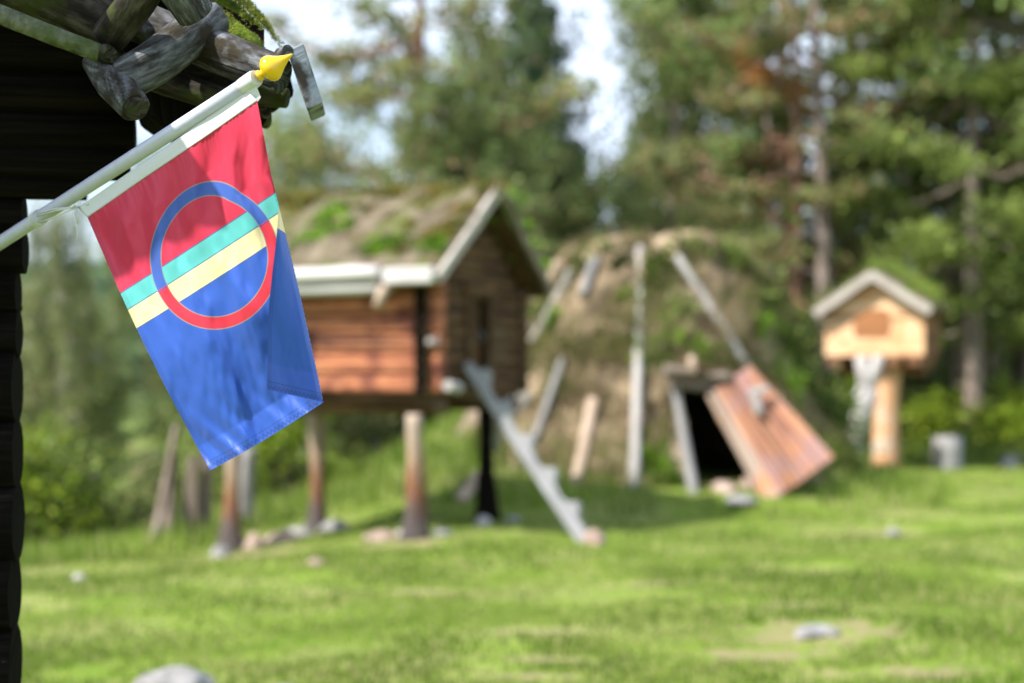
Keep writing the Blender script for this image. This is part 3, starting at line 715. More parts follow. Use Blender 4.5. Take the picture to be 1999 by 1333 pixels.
hutspots([(1215, 515, .12, .5), (1290, 520, .2, .9), (1270, 540, .14, .5), (1140, 520, .2, .5), (1325, 485, .12, .4), (1545, 690, .3, 1), (1500, 560, .25, .5), (1590, 760, .35, 1.2), (1640, 860, .4, 1.6), (1660, 930, .35, 1.2), (1560, 640, .25, .6), (1420, 500, .22, .8), (1460, 540, .25, .8), (1370, 495, .15, .4), (1180, 492, .14, .4), (1520, 610, .3, .9), (1480, 590, .2, .5), (1610, 820, .35, 1.0), (1060, 600, .2, .4), (1090, 740, .2, .3)], M['dark_bush'], 51)
hutspots([(1310, 665, .25, .35), (1360, 690, .22, .35), (1275, 700, .2, .3), (1325, 610, .25, .2), (1225, 580, .12, .3), (1530, 750, .25, .6), (1480, 640, .2, .4), (1640, 800, .3, .9), (1085, 620, .15, .4), (1270, 900, .2, .6), (1300, 940, .2, .7)], M['weed'], 52)
# doorway timber
JD = 16.45
mb = MB(); mb.log(P(1318, 756, JD + .55), P(1358, 982, JD), .05, .062, seed=3, n=12); mb.log(P(1432, 752, JD + .6), P(1488, 985, JD + .1), .06, .06, seed=4); mb.build('door_jamb', M['grey_wood'], hut)
mb = MB()
mb.log(P(1295, 722, JD + .3), P(1425, 738, JD + .45), .07, .06, seed=5); mb.log(P(1308, 748, JD + .42), P(1412, 760, JD + .5), .055, .06, seed=6)
mb.build('lintel', M['brown_grey'], hut)
mb = MB(); mb.log(P(1345, 716, JD + .3), P(1455, 742, JD + .6), .06, .05, seed=7); mb.log(P(1322, 738, JD + .8), P(1440, 742, JD + .7), .08, .08, seed=8); mb.build('roof_log', M['brown_wall'], hut)
mb = MB(); mb.log(P(1352, 720, JD + .2), P(1350, 700, JD + .9), .05, .05, seed=9); mb.build('log_end', M['pale_wood'], hut)
mb = MB(); a = P(1370, 985, JD + .1); mb.log(P(1355, 985, JD + .1), P(1485, 992, JD + .15), .06, .06, seed=10); mb.build('threshold', M['grey_wood'], hut)
# plank door, open and leaning
door = [P(1380, 772, 16.75), P(1466, 712, 17.05), P(1630, 892, 16.45), P(1497, 985, 16.28)]
nrm = (door[1] - door[0]).cross(door[3] - door[0]).normalized()
if nrm.y > 0: nrm = -nrm
mb = MB(); NP = 5
dl = thing('plank_door', 'wide salmon plank door standing open and tilted at the turf hut doorway', 'door', tuple(door[3]))
for k in range(NP):
    t0 = k / NP + .008; t1 = (k + 1) / NP - .008
    j0 = .02 * math.sin(k * 2.3)
    q = [door[0].lerp(door[1], t0), door[3].lerp(door[2], t0) + (door[3] - door[0]) * .005 * math.sin(k * 4.1), door[3].lerp(door[2], t1) + (door[3] - door[0]) * .005 * math.sin(k * 4.1), door[0].lerp(door[1], t1)]
    q = [q[0], q[1] , q[2], q[3]]
    if k == 0: continue
    mb.prism(q, -nrm * (.045 + .006 * (k % 2)))
mb.build('door_planks', M['door_wood'], dl, bevel=.006)
mb = MB(); q = [door[0].lerp(door[1], .02), door[3].lerp(door[2], .0), door[3].lerp(door[2], .19), door[0].lerp(door[1], .19)]
mb.prism([x + nrm * .01 for x in q], -nrm * .06); mb.build('edge_plank', wood('greyed_door_plank', [(0.3, (.30, .21, .16)), (0.5, (.42, .33, .27)), (0.7, (.60, .40, .27))], grain=9, stretch=.1, patch=((.55, .27, .15), 2.2, .5, .6)), dl, bevel=.006)
mb = MB(); a = P(1468, 765, 16.72) + nrm * .02; b_ = P(1480, 805, 16.66) + nrm * .02; c_ = P(1496, 762, 16.78) + nrm * .02
mb.box(a.lerp(b_, .5), b_ - a, (b_ - a).cross(nrm), nrm, .15, .045, .03); mb.box(a.lerp(c_, .5) + nrm * .02, c_ - a, (c_ - a).cross(nrm), nrm, .10, .04, .025)
mb.build('handle', M['silver_wood'], dl, bevel=.01)
for nm, (t,) in (('batten', (.22,)), ('batten', (.78,))):
    mb = MB(); a = door[0].lerp(door[3], t); b_ = door[1].lerp(door[2], t); mb.box(a.lerp(b_, .5) - nrm * .085, b_ - a, nrm.cross(b_ - a), nrm, (b_ - a).length * .46, .05, .025); mb.build(nm, M['pale_wood'], dl, bevel=.005)

# poles leaning on the hut
def pole(name, a, b, ra, rb, mat, label, seed, grp='poles and boards leaning on the turf hut', cat='pole', flat=False, wob=.1):
    mb = MB()
    if flat:
        mid = (a + b) / 2; d_ = b - a; s_ = d_.cross(Vector((0, -1, .3))).normalized(); mb.box(mid, d_, s_, d_.cross(s_), d_.length / 2, ra, .02)
    else: mb.log(a, b, ra, rb, n=12, seg=8, wob=wob, bend=.02, seed=seed)
    o = mb.build(name, mat, bevel=.006 if flat else 0)
    return tag(o, label, cat, grp)
def onhut(px, py, off=.07): return hit(px, py, off)
def seg(a, b): 
    return a, b
b1 = P(1237, 975, 16.55); b1.z = gz(b1.x, b1.y) - .03
pole('leaning_pole', onhut(1249, 482, .06), b1, .05, .068, M['silver_wood'], 'tall grey pole standing upright against the middle of the turf hut', 1)
b1 = hit(1462, 722, .05)
pole('leaning_pole', onhut(1320, 500, .06), b1, .05, .06, M['silver_wood'], 'silvery pole running slantwise from hut top down behind the plank door', 2)
pole('leaning_pole', onhut(1118, 528, .05), onhut(1040, 668, .05), .075, .07, M['silver_wood'], 'grey pole high on the left shoulder of the hut', 3)
pole('leaning_pole', onhut(1096, 512, .05), onhut(1068, 560, .05), .085, .08, M['pale_wood'], 'short thick pole end at the left top edge of the hut', 4)
pole('leaning_pole', onhut(1163, 505, .04), onhut(1138, 578, .04), .06, .055, M['grey_wood'], 'short dark grey pole piece below the hut top', 5)
pole('leaning_pole', onhut(1158, 782, .08), onhut(1122, 950, .10), .085, .07, M['pale_wood'], 'peeled pinkish pole low on the hut left of the upright pole', 6)
pole('leaning_pole', onhut(1100, 700, .04), onhut(1040, 868, .04), .05, .05, M['grey_wood'], 'thin grey pole halfway up the hut above the ladder', 7)
pole('leaning_pole', onhut(1036, 630, .05), onhut(1018, 700, .05), .06, .055, M['silver_wood'], 'pale pole beside the storehouse gable, high on the hut flank', 8)
pole('leaning_board', onhut(1028, 765, .08), onhut(1000, 812, .08), .08, .07, M['silver_wood'], 'bright short board end just right of the ladder top', 9, flat=True, cat='board')
pole('leaning_board', onhut(935, 795, .12), onhut(892, 868, .12), .10, .10, M['pale_wood'], 'wide pinkish board behind the dark rear stilt', 10, flat=True, cat='board')
pole('leaning_board', P(938, 925, 17.0), P(900, 975, 16.3), .07, .07, M['pale_wood'], 'small pink board lying in the grass left of the dark stilt', 11, flat=True, cat='board')
pole('leaning_board', onhut(1010, 905, .06), onhut(995, 940, .08), .06, .06, M['pale_wood'], 'faint brownish board in the grass beneath the ladder', 12, flat=True, cat='board')
pole('leaning_pole', P(990, 775, 15.0), P(967, 872, 15.4), .06, .06, M['silver_wood'], 'short pale pole propped behind the upper ladder', 13)
0 and pole('leaning_pole', onhut(1200, 700, .0), onhut(1150, 860, .0), .10, .08, M['pale_wood'], 'broad tan slab sunk in the peat beside the upright pole', 14)

# ------------------------------------------------------------------ little house on a post
a26 = R(25.5); u2 = Vector((math.cos(a26), -math.sin(a26), 0)); v2 = Vector((math.sin(a26), math.cos(a26), 0))
D2 = 22.6
fc = P(1706, 695, D2)      # middle of the front, at floor height
W2 = .78; DP = 1.55; zf = fc.z - .0; zE2 = P(1700, 612, D2).z; zA = P(1700, 556, D2).z + .06
f0 = Vector((fc.x, fc.y, 0))
njalla = thing('post_house', 'small pale board house with turf roof raised on one thick wooden post', 'raised house', (f0 + v2 * DP / 2)[:])
njalla.location.z = gz(*(f0 + v2 * DP / 2)[:2])
def pent(off, shrink=0):
    b_ = f0 + v2 * off; w_ = W2 - shrink
    return [b_ - u2 * w_ + Z * zf, b_ + u2 * w_ + Z * zf, b_ + u2 * w_ + Z * zE2, b_ + Z * zA, b_ - u2 * w_ + Z * zE2]
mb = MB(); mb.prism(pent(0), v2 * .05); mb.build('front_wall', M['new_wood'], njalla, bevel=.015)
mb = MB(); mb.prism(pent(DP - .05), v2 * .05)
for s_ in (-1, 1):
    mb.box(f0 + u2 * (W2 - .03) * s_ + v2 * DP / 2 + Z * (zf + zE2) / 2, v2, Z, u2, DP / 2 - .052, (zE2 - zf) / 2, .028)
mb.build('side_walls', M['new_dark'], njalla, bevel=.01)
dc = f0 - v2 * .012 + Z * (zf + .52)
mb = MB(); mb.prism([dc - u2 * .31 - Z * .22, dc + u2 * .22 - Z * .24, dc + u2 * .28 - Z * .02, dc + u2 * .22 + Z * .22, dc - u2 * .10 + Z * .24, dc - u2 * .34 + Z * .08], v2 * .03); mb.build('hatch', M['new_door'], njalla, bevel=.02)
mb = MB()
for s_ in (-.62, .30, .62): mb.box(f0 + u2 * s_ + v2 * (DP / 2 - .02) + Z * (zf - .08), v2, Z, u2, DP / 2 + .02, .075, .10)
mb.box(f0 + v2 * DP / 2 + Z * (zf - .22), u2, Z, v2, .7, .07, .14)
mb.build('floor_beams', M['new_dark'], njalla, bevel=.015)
# roof
sl = (zA - zE2) / W2; RW = W2 + .09; zr2 = zA + .03
mb = MB(); mt = MB()
for s_ in (-1, 1):
    nr = (Z + u2 * s_ * sl).normalized()
    q = [f0 - v2 * .16 + Z * zr2, f0 - v2 * .16 + u2 * s_ * RW + Z * (zr2 - sl * RW), f0 + v2 * (DP + .15) + u2 * s_ * RW + Z * (zr2 - sl * RW), f0 + v2 * (DP + .15) + Z * zr2]
    mb.prism(q, nr * .045); mt.prism([x + nr * .048 + v2 * (.05 if i < 2 else -.02) for i, x in enumerate(q)], nr * .12)
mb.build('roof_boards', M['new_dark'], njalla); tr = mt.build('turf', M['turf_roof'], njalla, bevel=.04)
for s_ in (-1, 1):
    mb = MB(); nr = (Z + u2 * s_ * sl).normalized(); dn = (u2 * s_ - Z * sl).normalized(); L_ = RW / dn.dot(u2 * s_)
    mb.box(f0 - v2 * .19 + Z * (zr2 + .03) + dn * L_ / 2 + nr * (.02 + .004 * s_), dn, nr, v2, L_ / 2 + .03, .065, .028); mb.build('verge_board', M['pale_grey'], njalla, bevel=.01)
Cs = []; r_ = np.random.default_rng(5)
for k in range(44):
    s_ = r_.choice([-1, 1, 1]); a = r_.uniform(.0, 1); c = r_.uniform(.0, 1)
    p = f0 + v2 * (.15 + a * DP) + u2 * s_ * RW * c + Z * (zr2 - sl * RW * c + .17); q = r_.normal(size=(150, 3)) * np.array([.10, .10, .10]); q[:, 2] = np.abs(q[:, 2]); Cs.append(q + np.array(tuple(p)))
Cs = np.concatenate(Cs); a, f = leaf_quads(Cs, r_.uniform(.02, .05, len(Cs)), .3, 0, 5); mesh_np('roof_grass', a, f, M['tall_grass'], njalla)
# post
pb = P(1728, 918, D2 + .3); pb.z = gz(pb.x, pb.y)
pt = P(1732, 716, D2 + .4)
mb = MB(); mb.tube([Vector((pb.x, pb.y, pb.z - .05)).lerp(Vector((pt.x, pt.y, zf - .15)), t) for t in np.linspace(0, 1, 9)], [.225, .21, .205, .20, .195, .19, .195, .21, .24], 18, True, .12, 2)
pm = wood('post_wood', [(0.3, (.38, .18, .09)), (0.5, (.56, .30, .16)), (0.7, (.68, .45, .30))], grain=9, stretch=.07, bump=.4, patch=((.42, .38, .33), 2, .55, .7))
mb.build('post', pm, njalla)
# forked pole used as steps
fp = thing('forked_pole', 'silver grey forked tree trunk leaning as a step pole under the small house', 'ladder', tuple(P(1663, 890, D2 - .6)))
k0 = P(1663, 892, D2 - .6); k0.z = gz(k0.x, k0.y) + .08; k1 = P(1688, 785, D2 - .45); k2 = P(1680, 697, D2 - .3); k3 = P(1716, 697, D2 - .3)
mb = MB(); mb.tube([k0, P(1672, 850, D2 - .55), P(1683, 800, D2 - .48), P(1692, 760, D2 - .42)], [.13, .145, .155, .17], 12, True, .2, 7); mb.build('trunk', M['silver_wood'], fp)
for q in (k2, k3):
    mb = MB(); mb.tube([P(1691, 770, D2 - .43), P(1691, 770, D2 - .43).lerp(q, .5) + Z * .02, q], [.12, .095, .10], 10, True, .15, 9); mb.build('fork', M['silver_wood'], fp)
# stump
stp = P(1850, 914, 23.0); stp.z = gz(stp.x, stp.y) - .05
mb = MB(); mb.tube([stp, stp + Z * .1, stp + Z * .3, stp + Z * .57, stp + Z * .58], [.27, .245, .235, .23, .2], 20, True, .10, 4)
tag(mb.build('stump', M['grey_wood']), 'grey sawn stump standing on the lawn right of the small raised house', 'stump')
# poles at the left
for i, (a, b_, ra, rb, lab) in enumerate([
    (P(345, 832, 15.6), P(296, 1050, 15.1), .038, .055, 'crooked slanting pole, leftmost beside the flag tip'),
    (P(338, 885, 16.0), P(334, 1045, 15.7), .06, .075, 'thick upright post behind the crooked slanting pole'),
    (P(487, 875, 16.6), P(486, 960, 16.6), .085, .085, 'pale upright post behind the front left stilt')]):
    mb = MB(); b_ = Vector((b_.x, b_.y, gz(b_.x, b_.y) - .1)); mb.log(a, b_, ra, rb, seed=40 + i, bend=.04, wob=.15)
    tag(mb.build('fence_pole', M['brown_grey'] if i != 2 else M['grey_wood']), lab, 'pole', 'old poles and slabs left of the storehouse')
for i, (x, d_, hw, t, lab) in enumerate([(368, 15.9, .10, 895, 'wide grey slab, leftmost of the upright slabs under the flag tip'), (396, 16.0, .10, 880, 'grey slab at the right end of the upright slabs under the flag')]):
    mb = MB(); b_ = P(x, 1030, d_); a = P(x + 4, t, d_); g_ = gz(b_.x, b_.y) - .1
    mb.prism([Vector((b_.x - hw, d_, g_)), Vector((b_.x + hw, d_, g_)), Vector((a.x + hw * .7, d_, a.z)), Vector((a.x - hw * .4, d_, a.z + .04))], Vector((0, .05, 0)))
    tag(mb.build('fence_slab', M['brown_grey'], bevel=.01), lab, 'board', 'old poles and slabs left of the storehouse')

# ------------------------------------------------------------------ trees
def tubes_np(list_of, name, mat, parent):
    mb = MB()
    for (pts, rad) in list_of: mb.tube(pts, rad, 7, False, .1, 1)
    return mb.build(name, mat, parent)
def proto_tree(kind, H, seed, leafm, barkm, dens=1.0):
    r_ = np.random.default_rng(seed); limbs = []; C = []; S = []
    bend = r_.uniform(-.3, .3, 2)
    def tr(t): return Vector((bend[0] * math.sin(t * 3) , bend[1] * math.sin(t * 2.3), t * H))
    rad0 = H * .0165 + .05
    trunk = ([tr(t) for t in np.linspace(-.02, 1, 14)], [rad0 * (1 - .85 * t) * (1 + .5 * math.exp(-t * 25)) for t in np.linspace(0, 1, 14)])
    if kind == 'spruce':
        nl = int(H * 8)
        for i in range(nl):
            t = .05 + .94 * (i / nl) ** 1.0; an = i * 2.4 + r_.uniform(-.3, .3); L_ = (H * .20 * (1 - t) ** .75 + .15) * r_.uniform(.75, 1.15)
            p = tr(t); d_ = Vector((math.cos(an), math.sin(an), 0)); pts = []
            for k in range(6):
                s_ = k / 5; pts.append(p + d_ * L_ * s_ + Z * (L_ * (-.42 * s_ + .25 * s_ * s_)))
            limbs.append((pts, [.035 * (1 - .8 * k / 5) * (L_ / 2 + .3) for k in range(6)]))
            m_ = int(60 * L_ + 20)
            s_ = r_.uniform(.08, 1, m_) ** .8; base = np.array([tuple(p)]) + np.outer(s_ * L_, np.array(tuple(d_))); base[:, 2] += L_ * (-.42 * s_ + .25 * s_ * s_)
            lat = np.array([-d_.y, d_.x, 0]); wdt = .28 * L_ * (1.1 - s_); base += np.outer(r_.normal(size=m_) * wdt * .8, lat); base[:, 2] -= np.abs(r_.normal(size=m_)) * .22
            C.append(base); S.append(r_.uniform(.08, .17, m_))
    elif kind == 'pine':
        nl = int(H * (3.0 if dens > .9 else 2.4)); start = .20
        for i in range(nl):
            t = start + (1 - start) * (i / nl) + r_.uniform(-.01, .01); an = i * 2.4 + r_.uniform(-.5, .5)
            L_ = H * .27 * (math.sin(math.pi * min(1, (1 - t) * .85 + .18)) ** .8) * r_.uniform(.6, 1.15) + .3
            p = tr(min(t, .99)); d_ = Vector((math.cos(an), math.sin(an), 0)); rise = r_.uniform(-.15, .25); pts = []
            for k in range(6):
                s_ = k / 5; pts.append(p + d_ * L_ * s_ + Z * L_ * (rise * s_ - .15 * math.sin(s_ * 3.1)) + Vector(r_.uniform(-.05, .05, 3)) * (k > 0))
            limbs.append((pts, [.05 * (1 - .8 * k / 5) * (L_ / 2.5) for k in range(6)]))
            for k in range(int(3 + L_ * 2.6 * dens)):
                s_ = r_.uniform(.35, 1.05); c = p + d_ * L_ * s_ + Z * L_ * (rise * s_ - .15 * math.sin(s_ * 3.1))
                lat = Vector((-d_.y, d_.x, 0)) * r_.normal() * L_ * .22 + Z * r_.uniform(-.1, .3); c = c + lat
                limbs.append(([p + d_ * L_ * max(.1, s_ - .2) + Z * L_ * (rise * (s_ - .2) - .15 * math.sin((s_ - .2) * 3.1)), c], [.018, .006]))
                m_ = int(r_.uniform(55, 100)); q = r_.normal(size=(m_, 3)) * np.array([.30, .30, .12]); C.append(q + np.array(tuple(c))); S.append(r_.uniform(.06, .14, m_))
    else:  # broadleaf / birch
        nl = int(H * 4.0); start = .14 if kind == 'birch' else .05
        for i in range(nl):
            t = start + (1 - start) * (i / nl); an = i * 2.4 + r_.uniform(-.5, .5)
            L_ = H * .26 * math.sin(math.pi * min(1, .22 + .78 * (1 - t))) ** .7 * r_.uniform(.7, 1.2) + .2
            p = tr(min(t, .98)); d_ = Vector((math.cos(an), math.sin(an), 0)); rise = r_.uniform(.2, .7); pts = []
            for k in range(5):
                s_ = k / 4; pts.append(p + d_ * L_ * s_ + Z * L_ * (rise * s_ - .35 * s_ * s_))
            limbs.append((pts, [.035 * (1 - .85 * k / 4) * (L_ / 2 + .3) for k in range(5)]))
            for k in range(int(5 + L_ * 4)):
                s_ = r_.uniform(.25, 1.05); c = p + d_ * L_ * s_ + Z * L_ * (rise * s_ - .35 * s_ * s_) + Vector(r_.normal(size=3)) * .25 * min(L_, 1.6)
                limbs.append(([p + d_ * L_ * s_ * .8 + Z * L_ * (rise * s_ * .8 - .35 * s_ * s_ * .64), c], [.012, .005]))
                m_ = int(r_.uniform(40, 80)); q = r_.normal(size=(m_, 3)) * np.array([.22, .22, .26]); C.append(q + np.array(tuple(c))); S.append(r_.uniform(.04, .085, m_))
    C = np.concatenate(C); S = np.concatenate(S)
    a, f = leaf_quads(C, S, .42 if kind != 'birch' else .7, .25 if kind == 'pine' else 0, seed)
    root = bpy.data.objects.new(kind + '_tree', None); COL.objects.link(root)
    mb = MB(); mb.tube(trunk[0], trunk[1], 12, True, .15, seed); mb.build('trunk', barkm, root)
    tubes_np(limbs, 'limbs', barkm, root)
    mesh_np('crown', a, f, leafm, root)
    root['H'] = H
    return root
TH = {}
def getproto(key):
    if key in TH: return TH[key]
    kind, H, seed, lf, bk, dn = PROTOS[key]; TH[key] = [proto_tree(kind, H, seed, M[lf], M[bk], dn), False]; return TH[key]
PROTOS = {
    'pine_a': ('pine', 13, 1, 'pine_leaf', 'pine_bark', 0.8), 'pine_b': ('pine', 12, 2, 'pine_olive', 'bark', 0.85), 'pine_c': ('pine', 13, 3, 'pine_brown', 'pine_bark', 0.55),
    'spruce_a': ('spruce', 13, 4, 'spruce_leaf', 'bark', 1.0), 'spruce_b': ('spruce', 11, 5, 'spruce_leaf', 'bark', 1.0),
    'birch_a': ('birch', 9, 6, 'birch_leaf', 'birch_bark', 1.0), 'birch_b': ('birch', 7, 7, 'pale_leaf', 'birch_bark', 1.0), 'birch_c': ('birch', 9, 8, 'pine_leaf', 'bark', 1.0),
}
def copy_tree(key, px, d, H, rz, name, label, group, wscale=1.0, x=None):
    ent = getproto(key); root, used = ent
    s = H / root['H']
    X = (px - 999.5) / FPX * d
    if not used: r2 = root; ent[1] = True
    else:
        r2 = root.copy(); COL.objects.link(r2)
        for ch in root.children:
            c = ch.copy(); COL.objects.link(c); c.parent = r2
    r2.name = name
    r2.location = (X, d, gz(X, d) - .05); r2.scale = (s * wscale, s * wscale, s); r2.rotation_euler = (0, 0, rz)
    tag(r2, label, 'tree', group)
    return r2
GR = 'trees standing behind the turf hut and storehouse'
TREES = [
 ('pine_c', 835, 29, 12.8, .3, 'pine_tree', 'tall ragged pine with long sweeping branches above the storehouse roof', .85),
 ('spruce_a', 1035, 33, 12.6, .7, 'spruce_tree', 'dark spruce rising above the peak of the storehouse', .8),
 ('birch_c', 925, 27, 6.6, 1.7, 'birch_tree', 'dark green broadleaf tree directly behind the storehouse peak', .8),
 ('birch_c', 985, 35, 9.6, 2.9, 'birch_tree', 'dense dark leafy tree just left of the tall dark spruce', .75),
 ('spruce_b', 1130, 38, 7.4, 2.2, 'spruce_tree', 'blue-green spruce left of the sky gap over the turf hut', 1.5),
 ('spruce_b', 1255, 37, 8.2, 3.9, 'spruce_tree', 'dark spruce just right of the sky gap over the turf hut', 1.4),
 ('pine_a', 1550, 30, 13.5, 1.1, 'pine_tree', 'broad green pine above the top of the turf hut', .8),
 ('birch_a', 1345, 33, 12.4, .4, 'birch_tree', 'light green birch forming the right side of the sky gap', .62),
 ('pine_c', 1560, 27.5, 10.2, 4.2, 'pine_tree', 'reddish-branched pine between the hut and the small raised house', 1.0),
 ('spruce_a', 1500, 39, 9.5, 2.9, 'spruce_tree', 'dark spruce deep behind the reddish-branched pine', 1.3),
 ('pine_b', 1905, 26, 11.0, .2, 'pine_tree', 'olive green pine, its clumps filling the right side', .9),
 ('pine_b', 1995, 29, 14.0, 2.6, 'pine_tree', 'olive pine at the far right edge', .9),
 ('pine_c', 1790, 31, 10.5, 3.3, 'pine_tree', 'brownish pine between the small house and the olive pines', .9),
 ('spruce_b', 1740, 40, 8.6, 5.5, 'spruce_tree', 'spruce far behind the small house roof', 1.3),
 ('spruce_b', 1860, 38, 8.0, 1.2, 'spruce_tree', 'spruce in the dark between the two olive pines', 1.4),
 ('pine_a', 2080, 27, 12, 1.9, 'pine_tree', 'pine mostly outside the right edge of the view', 1.0),
 ('birch_b', 600, 24, 4.1, .5, 'willow_tree', 'pale green bushy tree behind the left end of the mossy roof', 1.3),
 ('birch_b', 735, 25, 4.5, 2.5, 'willow_tree', 'pale green bushy tree behind the middle of the mossy roof', 1.4),
 ('birch_b', 870, 25, 4.6, 4.5, 'willow_tree', 'pale bushy tree behind the right half of the mossy roof', 1.3),
 ('birch_c', 1060, 30, 6.0, .9, 'birch_tree', 'dark leafy tree right of the storehouse gable', 1.3),
 ('spruce_a', 1640, 37, 8.5, .9, 'spruce_tree', 'dark spruce behind the left eave of the small house', 1.3),
 ('spruce_b', 1960, 35, 8.0, 4.9, 'spruce_tree', 'low dark spruce behind the stump', 1.4),
]
for (k, px, d, H, rz, nm, lab, ws) in TREES: copy_tree(k, px, d, H, rz, nm, lab, GR, ws)
GL = 'trees in the hollow beyond the left lawn edge'
for (k, px, d, H, rz, nm, lab, ws) in [
 ('birch_b', 118, 23, 5.5, 1.0, 'birch_tree', 'pale thin-topped birch next to the dark log wall', .40),
 ('birch_a', 60, 27, 4.6, 2.0, 'birch_tree', 'green birch cut off by the dark log wall', 1.1),
 ('birch_a', 110, 30, 4.5, 3.0, 'birch_tree', 'green birch right of the pale thin-topped one', 1.2),
 ('spruce_b', 150, 44, 5.6, 1.0, 'spruce_tree', 'bluish spruce left of the small glimpse of water', 1.4),
 ('pine_c', 415, 36, 5.6, .2, 'pine_tree', 'brownish pine behind the blue part of the flag', 1.2),
 ('birch_b', 90, 38, 4.6, .2, 'birch_tree', 'dark leafy tree behind the left birches', 1.4),
 ('birch_c', 400, 32, 6.0, 2.2, 'birch_tree', 'leafy tree behind the hanging flag', 1.1),
 ('birch_a', 520, 33, 7.5, 1.2, 'birch_tree', 'leafy tree hidden mostly by the flag and the roof end', 1.3),
 ('birch_b', -20, 24, 4.0, 4.2, 'birch_tree', 'tree hidden behind the dark log wall', 1.2),
]: copy_tree(k, px, d, H, rz, nm, lab, GL, ws)

# bushes
def bush(px, py_base, d, wd, hg, mat, label, seed, group, size=.045, n_=2600, zb=None):
    r_ = np.random.default_rng(seed); X = (px - 999.5) / FPX * d; z0 = gz(X, d) if zb is None else zb
    root = thing('bush', label, 'bush', (X, d, z0), 0, group)
    C = []; limbs = []
    for i in range(26):
        an = r_.uniform(0, 6.28); rr_ = wd / 2 * math.sqrt(r_.uniform(0, 1)); zz = hg * (1 - .55 * (rr_ / (wd / 2)) ** 2) * r_.uniform(.35, 1)
        c = np.array([X + math.cos(an) * rr_, d + math.sin(an) * rr_ * .8, z0 + zz]); limbs.append(([Vector((X + math.cos(an) * .1, d + math.sin(an) * .1, z0 - .05)), Vector(c) * .5 + Vector((X, d, z0)) * .5 + Z * .1, Vector(c)], [.02, .012, .005]))
        C.append(c + r_.normal(size=(n_ // 26, 3)) * np.array([wd * .11, wd * .11, hg * .13]))
    C = np.concatenate(C); C = C[C[:, 2] > z0 - .05]; a, f = leaf_quads(C, r_.uniform(size * .6, size * 1.4, len(C)), .6, .2, seed)
    tubes_np(limbs, 'branches', M['bark'], root); mesh_np('foliage', a, f, mat, root); return root
GB = 'shrubs beyond the left lawn edge'
for i, (px, d, wd, hg, mt_, lab) in enumerate([
 (75, 16.2, 1.3, 1.5, 'bush_leaf', 'dark bush against the black log wall, left of the other shrubs'),
 (135, 16.8, 1.15, 1.35, 'dark_bush', 'dark round bush beyond the small white stone'),
 (100, 18.5, 1.3, 1.9, 'bush_leaf', 'bright yellow-green bush top behind the dark round bush'),
 (245, 18.0, 1.3, .75, 'birch_leaf', 'green bush left of the crooked slanting pole'),
 (325, 21.0, 1.2, 1.1, 'pale_leaf', 'yellowish bush behind the crooked slanting pole'),
 (455, 20.5, 1.6, 1.8, 'dark_bush', 'olive bush behind the grey slabs under the flag'),
 (555, 20.2, 1.3, 1.9, 'bush_leaf', 'green bush seen between the two left stilts'),
 (665, 25.5, 1.9, 2.1, 'dark_bush', 'dark bush between the rear left and front right stilts'),
 (740, 29.0, 2.6, 2.6, 'pale_leaf', 'grey-green bush under the storehouse floor'),
 (600, 28.0, 2.6, 2.6, 'birch_leaf', 'mid green bush behind the rear left stilt'),
 (880, 27.0, 2.0, 2.1, 'pale_leaf', 'pale green bush beyond the bank under the gable'),
 (480, 27.0, 2.6, 2.4, 'birch_leaf', 'loose green bush far behind the front left stilt'),
 (120, 24.0, 2.4, 2.3, 'birch_leaf', 'loose green bush below the pale birch'),
]): bush(px, 0, d, wd, hg, M[mt_], lab, 100 + i, GB)
GB2 = 'shrubs along the wood behind the small raised house'
for i, (px, d, wd, hg, mt_, lab) in enumerate([
 (1640, 26.5, 2.0, 1.4, 'bush_leaf', 'bright green bush between the plank door and the forked pole'),
 (1575, 25.5, 1.7, 1.5, 'birch_leaf', 'green bush behind the right flank of the turf hut'),
 (1800, 27.5, 1.8, 1.15, 'dark_bush', 'dark bush right behind the thick post'),
 (1845, 26.0, 1.7, 1.0, 'bush_leaf', 'leafy green bush behind the stump'),
 (1930, 26.5, 2.2, 1.35, 'bush_leaf', 'large leafy bush right of the stump'),
 (1995, 25.8, 1.6, 1.1, 'bush_leaf', 'leafy bush at the right edge above the stones'),
 (1720, 29.5, 2.2, 1.6, 'dark_bush', 'dark bush seen between the forked pole and the post'),
 (1880, 30.5, 3.0, 1.9, 'birch_leaf', 'pale green bush farther back between the dark trunks'),
 (1990, 31.0, 2.6, 1.9, 'birch_leaf', 'pale green bush farther back at the right edge'),
 (1450, 27.0, 2.4, 2.3, 'dark_bush', 'dark bush just behind the turf hut'),
]): bush(px, 0, d, wd, hg, M[mt_], lab, 200 + i, GB2, size=.06)
